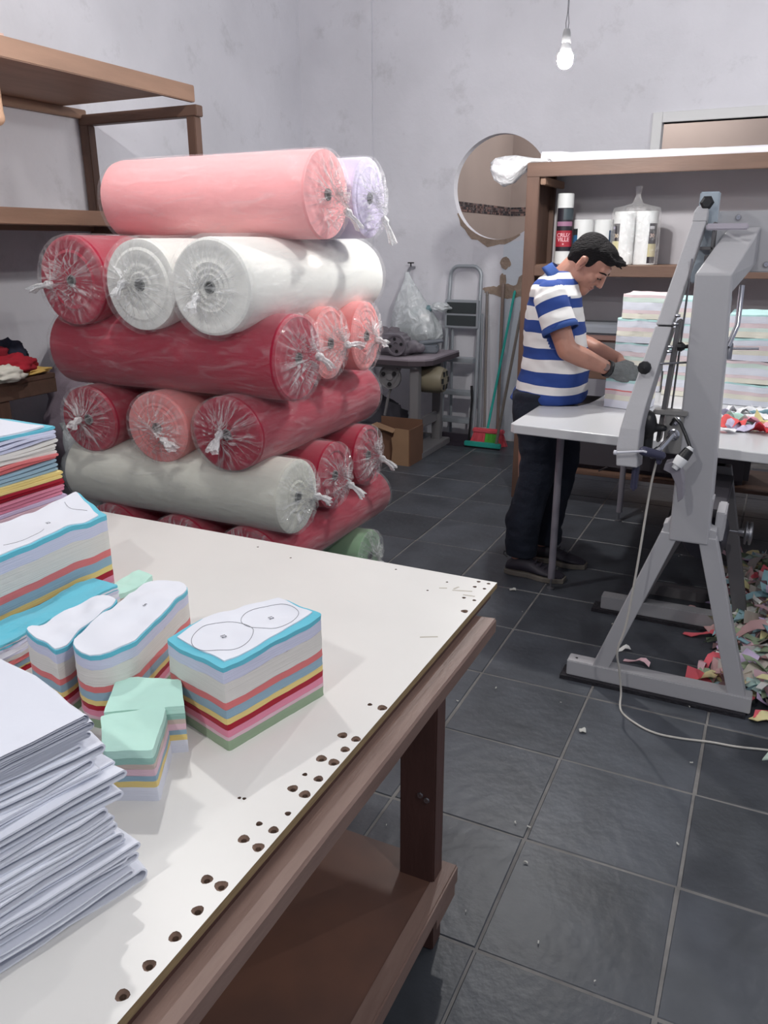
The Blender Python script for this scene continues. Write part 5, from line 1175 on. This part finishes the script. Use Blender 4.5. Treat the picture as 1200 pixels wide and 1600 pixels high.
for i in range(2300):
    y = random.uniform(1.32, 2.9); x = random.uniform(.40, 1.5)
    h = heap_h(x, y)
    if y < 1.42 and x < .56: continue
    if h < .01 and random.random() < .75: continue
    q.cur = random.randrange(len(HM)) if random.random() < .6 else (int((nz(x*4, y*4)+.6)*9)) % len(HM)
    strip(q, (x, y, random.uniform(.35, 1)*h+.01), random.uniform(.06, .20), random.uniform(.02, .055), random.uniform(0, 6.28), random.uniform(-1.5, 1.5), random.uniform(-2, 2))
o = q.build('scrap_heap', HM, None, smooth='all'); tag(o, 'heap of mixed pastel fabric cutting scraps on the floor under the machine table', 'scraps', kind='stuff')
q = MB(); vs = []
for j in range(21):
    for i in range(21):
        x = .36+1.14*i/20; y = 1.25+1.6*j/20; vs.append((x, y, heap_h(x, y)*.75+.001))
q.add(vs, [(j*21+i, j*21+i+1, (j+1)*21+i+1, (j+1)*21+i) for j in range(20) for i in range(20) if min(vs[j*21+i][2], vs[j*21+i+1][2], vs[j*21+i+22][2]) > .03]); q.build('heap_core', mat('heap_core', rgb(120, 104, 108), rough=1), o, smooth='all')
def one_strip(label, p, L, w_, a, bend, tw, k, group='loose fabric scraps on the floor', name='fabric_scrap'):
    q = MB(); strip(q, p, L, w_, a, bend, tw); o = q.build(name, k if not isinstance(k, int) else HM[k], None, smooth='all'); tag(o, label, 'scrap', group)
LS = [('coral pink pointed strip on the floor left of the rear machine leg', (.34, 1.86, .02), .17, .04, -.1, .4, .3, 0), ('red fanned strip at the foot of the front machine leg', (.37, 1.55, .05), .13, .025, 1.2, .5, 1, 0),
      ('pink strip at the foot of the front machine leg', (.35, 1.52, .04), .12, .03, 1.5, .3, 1.5, 7), ('yellow strip curled behind the front base beam', (.385, 1.46, .035), .13, .045, .5, .6, 1.2, 2), ('white strip fanned behind the front base beam', (.345, 1.47, .02), .12, .03, .2, .5, .4, 4),
      ('pale blue strip lying on the floor behind the front base beam', (.40, 1.43, .02), .11, .03, -.2, .2, .6, 3), ('lilac square piece on the front of the scrap heap', (.50, 1.52, .10), .09, .06, 1.2, .1, .2, 1), ('second lilac square piece lower on the scrap heap', (.55, 1.44, .05), .08, .06, -.3, .1, .3, 1),
      ('sage green block of scraps on the heap', (.57, 1.62, .12), .10, .045, .3, .1, .5, 6), ('long blue strip draped down the left of the heap', (.43, 1.95, .12), .34, .03, 1.0, .5, .8, 3), ('yellow fluffy strip on the top right of the heap', (.58, 1.92, .20), .16, .07, .4, .5, 1.0, 2),
      ('dusty rose strip across the middle of the heap', (.49, 1.70, .14), .18, .05, .6, .5, .9, 5), ('white curl in the middle of the heap', (.56, 1.75, .16), .12, .035, 1.7, .8, 1.6, 4), ('red strip at the front of the heap beside the machine leg', (.50, 1.44, .03), .12, .03, 1.9, .4, .8, 0),
      ('yellow and white scrap touching the end of the base beam', (.565, 1.30, .012), .08, .04, .5, .3, .7, 2), ('pink sliver on the floor behind the front base beam', (.12, 1.52, .01), .10, .02, -.15, .3, .5, 7), ('mauve sliver under the machine stand', (.20, 1.42, .01), .10, .025, -.3, .2, .3, 5),
      ('pale strip on the floor under the machine between the beams', (.05, 1.60, .008), .06, .02, .6, .2, .4, 4), ('rose piece on the floor in the shade behind the rear beam', (.24, 2.10, .01), .10, .03, -.1, .2, .3, 5)]
for l_ in LS: one_strip(*l_)
WS = mat('white_scrap', rgb(196, 196, 190), rough=.9)
one_strip('thin curved white thread scrap on the floor beyond the table corner', (-.075, 1.435, .004), .085, .006, .75, .9, .3, WS)
one_strip('small white paper scrap on the floor by the toe of the near shoe', (-.52, 1.98, .004), .03, .02, .3, .2, .4, WS)
one_strip('round grey lint ball on the floor right of the table', (.03, .975, .004), .022, .02, .3, .2, .4, WS)
def tri():
    q = MB(); q.prism([(.575, 1.06), (.665, 1.12), (.60, 1.14)], .001, .006); o = q.build('fabric_scrap', mat('tri_mint', rgb(196, 214, 200), rough=.9)); tag(o, 'mint triangular scrap on the floor at the right photo edge', 'scrap', 'loose fabric scraps on the floor')
tri()
q = MB(); random.seed(12)
for i in range(46):
    x = random.uniform(-1.2, .7); y = random.uniform(-.4, 3.8)
    if random.random() < .5: x = random.uniform(-.2, .7)
    L = random.uniform(.004, .011); strip(q, (x, y, .003), L, L*.4, random.uniform(0, 6), random.uniform(-1, 1), .3)
o = q.build('floor_lint', WS, None); tag(o, 'tiny bits of white lint scattered over the dark floor', 'lint', kind='stuff')

# ------------------------------------------------------------------ THE MAN
def man():
    t = thing('person', 'man in blue and white striped polo shirt and dark trousers bending over the work table', 'person', (-.47, 2.3, 0))
    Hc = Vector((-.352, 2.335, 1.462)); th = radians(46); yw = radians(-8)
    F = Vector((cos(th)*cos(yw), cos(th)*sin(yw), -sin(th))); L = Vector((-sin(yw), cos(yw), 0)); U = F.cross(L)*1.0
    if U.z < 0: U = -U
    def hp(f, l, u): return Hc+F*f+L*l+U*u
    HR = Matrix((F, L, U)).transposed()
    q = MB()
    def he(f, l, u, r, seg=20, rg=14): q.ell(hp(f, l, u), r, HR, seg, rg)
    he(-.012, 0, .028, (.093, .074, .084)); he(.030, 0, -.03, (.060, .056, .078)); he(.02, 0, -.055, (.058, .050, .045)); he(.068, 0, -.098, (.024, .026, .020))
    he(.074, 0, .034, (.018, .046, .026)); 
    q.cap(hp(.088, 0, .018), hp(.108, 0, -.027), .009, .0115); he(.101, .010, -.031, (.010, .008, .008)); he(.101, -.010, -.031, (.010, .008, .008))
    he(.083, 0, -.057, (.012, .022, .0055)); he(.081, 0, -.067, (.012, .019, .006)); he(.083, .0, .016, (.012, .042, .008)); he(.066, 0, -.085, (.026, .030, .022))
    for s_ in (-1, 1):
        he(.058, s_*.036, -.022, (.026, .022, .022)); he(.078, s_*.032, .002, (.012, .016, .010)); he(.010, s_*.052, -.058, (.036, .012, .028))
        he(-.008, s_*.079, -.004, (.019, .007, .033)); he(-.010, s_*.083, .018, (.017, .007, .013)); he(.0, s_*.080, -.032, (.010, .006, .012))
    # neck, trunk (under the clothes), arms, legs
    q.cap(hp(-.035, 0, -.045), (-.485, 2.335, 1.37), .056, .062, 18)
    q.ell((-.50, 2.335, 1.20), (.10, .155, .19)); q.ell((-.50, 2.335, .98), (.115, .15, .15))
    q.cap((-.48, 2.20, 1.335), (-.53, 2.47, 1.335), .05, .05)
    for (hip, kn, an) in (((-.535, 2.235, .86), (-.535, 2.215, .48), (-.565, 2.20, .10)), ((-.51, 2.43, .86), (-.46, 2.42, .48), (-.50, 2.42, .10))):
        q.cap(hip, kn, .078, .052); q.cap(kn, an, .052, .034); q.cap((an[0], an[1], .085), (an[0]+.10, an[1], .042), .032, .018)
    SN, EN, WN = Vector((-.470, 2.145, 1.325)), Vector((-.372, 2.105, 1.108)), Vector((-.205, 2.235, 1.018))
    SF, EF, WF = Vector((-.535, 2.50, 1.325)), Vector((-.435, 2.50, 1.11)), Vector((-.205, 2.40, 1.045))
    for (S, E_, W_) in ((SN, EN, WN), (SF, EF, WF)):
        q.cap(S, E_, .053, .043); d = (W_-E_); q.cap(E_, E_+d*.35, .043, .044); q.cap(E_+d*.35, W_, .044, .028)
    def hand(q, W_, d, side, r=1., spread=1., curl=.7, down=None, wristlen=.0):
        """palm and five separate curled fingers; d forward, side = direction of the thumb"""
        d = d.normalized(); dn = down or Vector((0, 0, -1)); side = (side-d*side.dot(d)).normalized(); pn = d.cross(side).normalized()
        if pn.dot(dn) < 0: pn = -pn
        base = W_+d*.012
        RM = Matrix((d, side, pn)).transposed()
        q.ell(base+d*.042, (.052*r, .040*r, .016*r), RM)
        for k, (o_, l1, l2, l3) in enumerate(((.030, .036, .024, .019), (.011, .040, .027, .020), (-.009, .037, .025, .019), (-.028, .030, .019, .017))):
            p = base+d*.082+side*o_*1.0
            q.cap(base+d*.045+side*o_*.8, p, .0105*r, .0098*r, 10)
            for j, (ln, cu) in enumerate(((l1, curl*.45), (l2, curl*1.0), (l3, curl*1.45))):
                e = d*cos(cu)+pn*sin(cu)+side*o_*(1.5*spread); e.normalize(); p2 = p+e*ln; q.cap(p, p2, (.0092-.0008*j)*r, (.0086-.0009*j)*r, 10); p = p2
        p = base+d*.018+side*.030; e = (d*.75+side*.65+pn*.3).normalized(); p2 = p+e*.036; q.cap(p, p2, .012*r, .010*r, 10); e2 = (d*.95+side*.1+pn*.45).normalized(); q.cap(p2, p2+e2*.030, .0098*r, .0085*r, 10)
    dN = Vector((.92, .15, -.12)); hand(q, WN, dN, Vector((.1, .6, .8)), curl=.85)
    dF = Vector((.78, -.45, -.28)); hand(q, WF, dF, Vector((-.1, -1, .2)), curl=.6)
    def skincol(me):
        pass
    remesh(q, 'body', SKIN, t, .0052, 4)
    # hair: cap over skull, short back, tuft over the forehead
    q = MB()
    he2 = lambda f, l, u, r: q.ell(hp(f, l, u), r, HR, 26, 18)
    he2(-.024, 0, .044, (.090, .080, .077)); he2(-.045, 0, .015, (.070, .074, .070)); he2(.020, 0, .082, (.066, .066, .042)); he2(-.062, 0, -.022, (.034, .058, .045))
    he2(.064, 0, .084, (.024, .046, .018)); he2(.080, -.006, .088, (.012, .026, .010))
    for s_ in (-1, 1): he2(.012, s_*.068, .026, (.020, .009, .030))
    random.seed(3)
    for k in range(60):
        a = random.uniform(-1.2, 1.2); f0 = .05+.045*cos(a)+random.uniform(-.03, .01); l0 = .055*sin(a); p = hp(f0, l0, .096+random.uniform(-.01, .006))
        q.cap(p, p+F*.022+U*random.uniform(-.002, .012)+L*random.uniform(-.01, .01), .006, .003, 6)
    remesh(q, 'hair', HAIR, t, .0048, 2)
    # eyes, brows, closed lids looking down, lips
    q = MB()
    for s_ in (-1, 1): q.ell(hp(.0835, s_*.032, -.003), (.0075, .0105, .0055), HR, 12, 8)
    q.build('eye', mat('eye_dark', rgb(70, 50, 46), rough=.3), t, smooth='all')
    q = MB()
    for s_ in (-1, 1): q.cap(hp(.091, s_*.018, -.002), hp(.084, s_*.044, -.001), .0032, .0022, 8)
    q.build('eyelashes', HAIR, t, smooth='all')
    q = MB()
    for s_ in (-1, 1): q.cap(hp(.093, s_*.016, .027), hp(.085, s_*.036, .029), .0036, .0034, 8); q.cap(hp(.085, s_*.036, .028), hp(.072, s_*.050, .022), .0036, .002, 8)
    q.build('eyebrow', HAIR, t, smooth='all')
    q = MB(); q.ell(hp(.0885, 0, -.0575), (.007, .020, .0035), HR); q.ell(hp(.0865, 0, -.066), (.0075, .017, .0045), HR); q.build('lips', mat('lip', rgb(156, 98, 92), rough=.45), t, smooth='all')
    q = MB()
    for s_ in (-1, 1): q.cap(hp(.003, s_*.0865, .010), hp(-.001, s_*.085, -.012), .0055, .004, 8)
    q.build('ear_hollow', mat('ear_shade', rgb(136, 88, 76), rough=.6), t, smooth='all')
    # polo shirt
    q = MB()
    def loft(secs, n=40):
        vs = []
        for (x, y, z, rx, ry) in secs:
            for k in range(n):
                a = 2*pi*k/n; ca, sa = cos(a), sin(a)
                ca = math.copysign(abs(ca)**.85, ca); sa = math.copysign(abs(sa)**.85, sa)
                vs.append((x+rx*ca-(ry*sa)*.22*min(1, max(0, (z-.85)/.25)), y+ry*sa, z))
        m_ = len(secs); q.add(vs, [(i*n+k, i*n+(k+1) % n, (i+1)*n+(k+1) % n, (i+1)*n+k) for i in range(m_-1) for k in range(n)]+[tuple(range(n))[::-1], tuple(range((m_-1)*n, m_*n))])
    loft([(-.50, 2.335, .850, .174, .190), (-.497, 2.335, .875, .172, .188), (-.488, 2.335, .91, .164, .182), (-.475, 2.335, .97, .160, .176), (-.475, 2.335, 1.05, .158, .172), (-.485, 2.335, 1.13, .147, .170), (-.495, 2.335, 1.21, .138, .172), (-.495, 2.335, 1.28, .128, .175), (-.490, 2.335, 1.33, .115, .165), (-.487, 2.335, 1.37, .095, .125), (-.482, 2.335, 1.405, .075, .085), (-.475, 2.335, 1.43, .062, .064)])
    q.cap((-.485, 2.22, 1.345), SN+Vector((0, .01, 0)), .062, .072); q.cap((-.515, 2.45, 1.345), SF, .062, .072)
    q.ell((-.505, 2.335, 1.33), (.10, .17, .09))
    dn = (EN-SN); df = (EF-SF); 
    q.tube([SN-dn*.05, SN+dn*.25, SN+dn*.52, SN+dn*.60], [.072, .073, .076, .078], 24); q.tube([SF-df*.05, SF+df*.25, SF+df*.52, SF+df*.60], [.072, .073, .076, .078], 24)
    BLUE = rgb(40, 68, 138)[:3]; WH = rgb(226, 224, 222)[:3]
    tz = [(0, .900, 1), (.900, .938, 0), (.938, .998, 1), (.998, 1.052, 0), (1.052, 1.103, 1), (1.103, 1.165, 0), (1.165, 1.216, 1), (1.216, 1.278, 0), (1.278, 1.318, 1), (1.318, 1.372, 0), (1.372, 1.398, 1), (1.398, 1.425, 0), (1.425, 2, 1)]
    def scol(v):
        for (S, d_) in ((SN, dn), (SF, df)):
            Ln = d_.length; uv = d_/Ln; s1 = (v-S).dot(uv)/Ln; rad = ((v-S)-uv*(v-S).dot(uv)).length
            outer = (v.y < 2.195) if S is SN else (v.y > 2.475)
            if s1 > -.12 and outer and rad < .095 and v.z > S.z-.22 and (s1 > .0 or v.z > 1.2): return (0, max(0, s1+.2), 1, 1)
        Ln = dn.length; s1 = (v-SN).dot(dn/Ln)/Ln
        return (v.z/2+.005*sin((v.x+.5)*5)+.003*nz(v.x*9, v.y*9, v.z*5), max(0, s1+.2), 0, 1)
    def polo_mat():
        M = bpy.data.materials.new('polo_shirt'); M.use_nodes = True; nt = M.node_tree; N = nt.nodes; Lk = nt.links; bs = N['Principled BSDF']; bs.inputs['Roughness'].default_value = .9
        a_ = N.new('ShaderNodeAttribute'); a_.attribute_name = 'Col'; sp = N.new('ShaderNodeSeparateColor'); Lk.new(a_.outputs['Color'], sp.inputs[0])
        g = N.new('ShaderNodeNewGeometry'); sx = N.new('ShaderNodeSeparateXYZ'); Lk.new(g.outputs['Position'], sx.inputs[0])
        nn = N.new('ShaderNodeTexNoise'); nn.inputs['Scale'].default_value = 5; nn.inputs['Detail'].default_value = 1; Lk.new(g.outputs['Position'], nn.inputs['Vector'])
        m0 = N.new('ShaderNodeMath'); m0.operation = 'MULTIPLY_ADD'; m0.inputs[1].default_value = .025; Lk.new(nn.outputs['Fac'], m0.inputs[0]); Lk.new(sx.outputs[2], m0.inputs[2])
        mm = N.new('ShaderNodeMath'); mm.operation = 'MULTIPLY_ADD'; mm.inputs[1].default_value = 1/.7; mm.inputs[2].default_value = -(.8+.0125)/.7; Lk.new(m0.outputs[0], mm.inputs[0])
        def ramp(src, stops):
            r = N.new('ShaderNodeValToRGB'); r.color_ramp.interpolation = 'CONSTANT'; e = r.color_ramp.elements
            e[0].position = stops[0][0]; e[0].color = (*(BLUE if stops[0][1] else WH), 1); e[1].position = stops[1][0]; e[1].color = (*(BLUE if stops[1][1] else WH), 1)
            for p_, b_ in stops[2:]: x = e.new(p_); x.color = (*(BLUE if b_ else WH), 1)
            Lk.new(src, r.inputs[0]); return r
        r1 = ramp(mm.outputs[0], [(max(0, (a-.8)/.7), bl) for (a, b_, bl) in tz])
        r2 = ramp(sp.outputs[1], [(0, 0), (.28, 1), (.50, 0), (.72, 1)])
        gt = N.new('ShaderNodeMath'); gt.operation = 'GREATER_THAN'; gt.inputs[1].default_value = .5; Lk.new(sp.outputs[2], gt.inputs[0])
        mx = N.new('ShaderNodeMix'); mx.data_type = 'RGBA'; Lk.new(gt.outputs[0], mx.inputs[0]); Lk.new(r1.outputs[0], mx.inputs[6]); Lk.new(r2.outputs[0], mx.inputs[7]); Lk.new(mx.outputs[2], bs.inputs['Base Color'])
        return M
    def sfn(me):
        for v in me.vertices:
            w_ = .010*nz(v.co.x*8, v.co.y*8, v.co.z*14)*(1.3 if v.co.z < 1.05 else .7)+.005*nz(v.co.x*18, v.co.y*18, v.co.z*30); d = Vector((v.co.x+.49, v.co.y-2.335, 0)).normalized(); v.co += d*w_
        setcol(me, scol)
    SH = polo_mat()
    remesh(q, 'polo_shirt', SH, t, .0062, 4, fn=sfn)
    # collar, placket, sleeve cuffs
    q = MB(); vs = []; n = 36
    nd = (Vector(hp(-.035, 0, -.045))-Vector((-.485, 2.335, 1.37))).normalized(); c0 = Vector((-.478, 2.335, 1.405)); a1 = nd.cross(Vector((0, 1, 0))).normalized(); a2 = nd.cross(a1)
    for (h, r) in ((-.028, .082), (-.01, .075), (.016, .067), (.020, .063), (.010, .063), (-.02, .066)):
        for k in range(n):
            a = 2*pi*k/n; vs.append(c0+nd*(h+.010*cos(a)*0)+(a1*cos(a)*1.08+a2*sin(a))*r)
    q.add(vs, [(i*n+k, i*n+(k+1) % n, ((i+1) % 6)*n+(k+1) % n, ((i+1) % 6)*n+k) for i in range(6) for k in range(n)])
    q.build('collar', mat('collar_blue', rgb(44, 74, 136), rough=.9), t, smooth='all')
    for S, d_ in ((SN, dn), (SF, df)):
        q = MB(); q.lathe([(.0775, -.012), (.0800, -.010), (.0805, .010), (.078, .013), (.074, .010), (.073, -.01)], 28); 
        rm = d_.to_track_quat('Z', 'Y').to_matrix(); cc = S+d_*.595; q.v = [tuple(rm @ Vector(v)+cc) for v in q.v]; q.build('sleeve_cuff', MATS['collar_blue'], t, smooth='all')
    # trousers
    q = MB()
    loft([(-.52, 2.335, .80, .125, .165), (-.515, 2.335, .86, .135, .172), (-.505, 2.335, .92, .135, .168), (-.50, 2.335, .97, .12, .15)])
    def leg(P):
        n = 26; vs = []
        for (x, y, z, rx, ry) in P:
            for k in range(n):
                a = 2*pi*k/n; f = 1+.05*nz(cos(a)*2+x, sin(a)*2, z*14); vs.append((x+rx*f*cos(a), y+ry*f*sin(a), z))
        m_ = len(P); q.add(vs, [(i*n+k, i*n+(k+1) % n, (i+1)*n+(k+1) % n, (i+1)*n+k) for i in range(m_-1) for k in range(n)]+[tuple(range(n))[::-1], tuple(range((m_-1)*n, m_*n))])
    leg([(-.535, 2.235, .90, .105, .10), (-.535, 2.232, .80, .108, .102), (-.512, 2.225, .70, .094, .092), (-.498, 2.218, .60, .086, .086), (-.498, 2.212, .50, .082, .080), (-.520, 2.208, .40, .083, .079), (-.545, 2.204, .30, .086, .080), (-.55, 2.2, .20, .080, .074), (-.55, 2.2, .13, .076, .070), (-.548, 2.2, .095, .074, .066)])
    leg([(-.50, 2.43, .90, .105, .10), (-.48, 2.43, .80, .108, .100), (-.455, 2.428, .70, .102, .094), (-.44, 2.425, .60, .094, .088), (-.44, 2.42, .50, .088, .082), (-.455, 2.42, .40, .084, .080), (-.475, 2.42, .30, .082, .078), (-.485, 2.42, .20, .078, .074), (-.485, 2.42, .13, .074, .068), (-.482, 2.42, .095, .072, .064)])
    def tfn(me):
        for v in me.vertices:
            z = v.co.z; w_ = .012*nz(v.co.x*6, v.co.y*6, z*16)+.008*nz(v.co.x*12, v.co.y*12, z*30)*(1 if z < .3 else .5); d = Vector((v.co.x+.5, v.co.y-2.33, 0)).normalized(); v.co += d*w_
    remesh(q, 'trousers', NAVY, t, .0085, 3, fn=tfn)
    # shoes
    def shoe(hx, y, ang, L_=.285):
        R = Matrix.Rotation(ang, 3, 'Z'); o0 = Vector((hx, y, 0))
        def outline(k, s_):   # half widths along the foot
            return [.030, .037, .038, .036, .035, .040, .047, .050, .048, .040, .024][k]*s_
        tops = [.060, .085, .098, .100, .094, .080, .068, .060, .055, .048, .034]
        q = MB(); vs = []; n = 16
        for k in range(11):
            x = L_*k/10
            for j in range(n):
                a = 2*pi*j/n; hw = outline(k, 1.0); zz = .016+(tops[k]-.016)*(.5+.5*sin(a)) ; vs.append(o0+R @ Vector((x, hw*cos(a)*(1-.30*max(0, sin(a))), zz)))
        q.add(vs, [(i*n+k, i*n+(k+1) % n, (i+1)*n+(k+1) % n, (i+1)*n+k) for i in range(10) for k in range(n)]+[tuple(range(n))[::-1], tuple(range(10*n, 11*n))])
        sh = q.build('shoe', SHOE, t, smooth='all')
        q = MB(); pl = [(L_*k/10+(0 if k else -.006)+(.008 if k == 10 else 0), outline(k, 1.08)) for k in range(11)]; pts = [(x, w_) for x, w_ in pl]+[(x, -w_) for x, w_ in pl[::-1]]
        pts = [tuple((o0+R @ Vector((a, b, 0)))[:2]) for a, b in pts]; q.prism(pts, .0, .024); so = q.build('sole', SOLE, sh, bev=.003)
        q = MB()
        for k in range(4):
            x = .12+.025*k; z = .094-.009*k; a = o0+R @ Vector((x, -.026, z-.006)); b = o0+R @ Vector((x+.008, 0, z+.006)); c_ = o0+R @ Vector((x, .026, z-.006)); q.tube([a, b, c_], .003, 6)
        q.build('laces', mat('lace', rgb(44, 40, 50), rough=.8), sh)
        q = MB(); a = o0+R @ Vector((-.002, 0, .075)); q.tube([a, a+R @ Vector((-.02, 0, .012)), a+R @ Vector((-.018, 0, .028)), a+R @ Vector((.0, 0, .028))], .003, 6); q.build('heel_loop', BLACK, sh)
    shoe(-.615, 2.195, -.06); shoe(-.56, 2.42, -.08)
    # glove and watch on the near hand
    q = MB(); hand(q, WN+dN.normalized()*.004, dN, Vector((.1, .6, .8)), r=1.28, curl=.85); q.cap(WN-dN.normalized()*-.0, WN+dN.normalized()*.05, .034, .036)
    remesh(q, 'work_glove', mat('grey_glove', rgb(122, 126, 126), rough=.55, nscale=60, namt=.2, bump=.6, bscale=200), t, .0048, 3)
    q = MB(); q.lathe([(.034, -.011), (.037, -.010), (.037, .010), (.034, .011), (.030, .0)], 26); dd = (WN-EN).normalized(); rm = dd.to_track_quat('Z', 'Y').to_matrix(); cc = WN-dd*.012; q.v = [tuple(rm @ Vector(v)+cc) for v in q.v]
    wt = q.build('watch', BLACK, t, smooth='all')
    q = MB(); q.lathe([(.001, .006), (.014, .006), (.016, .004), (.016, -.004)], 20); rm = Vector((.1, -1, .35)).to_track_quat('Z', 'Y').to_matrix(); cc2 = cc+Vector((.0, -.036, .010)); q.v = [tuple(rm @ Vector(v)+cc2) for v in q.v]; q.build('watch_face', mat('watch_face', rgb(96, 70, 66), rough=.3), wt, smooth=40)
man()
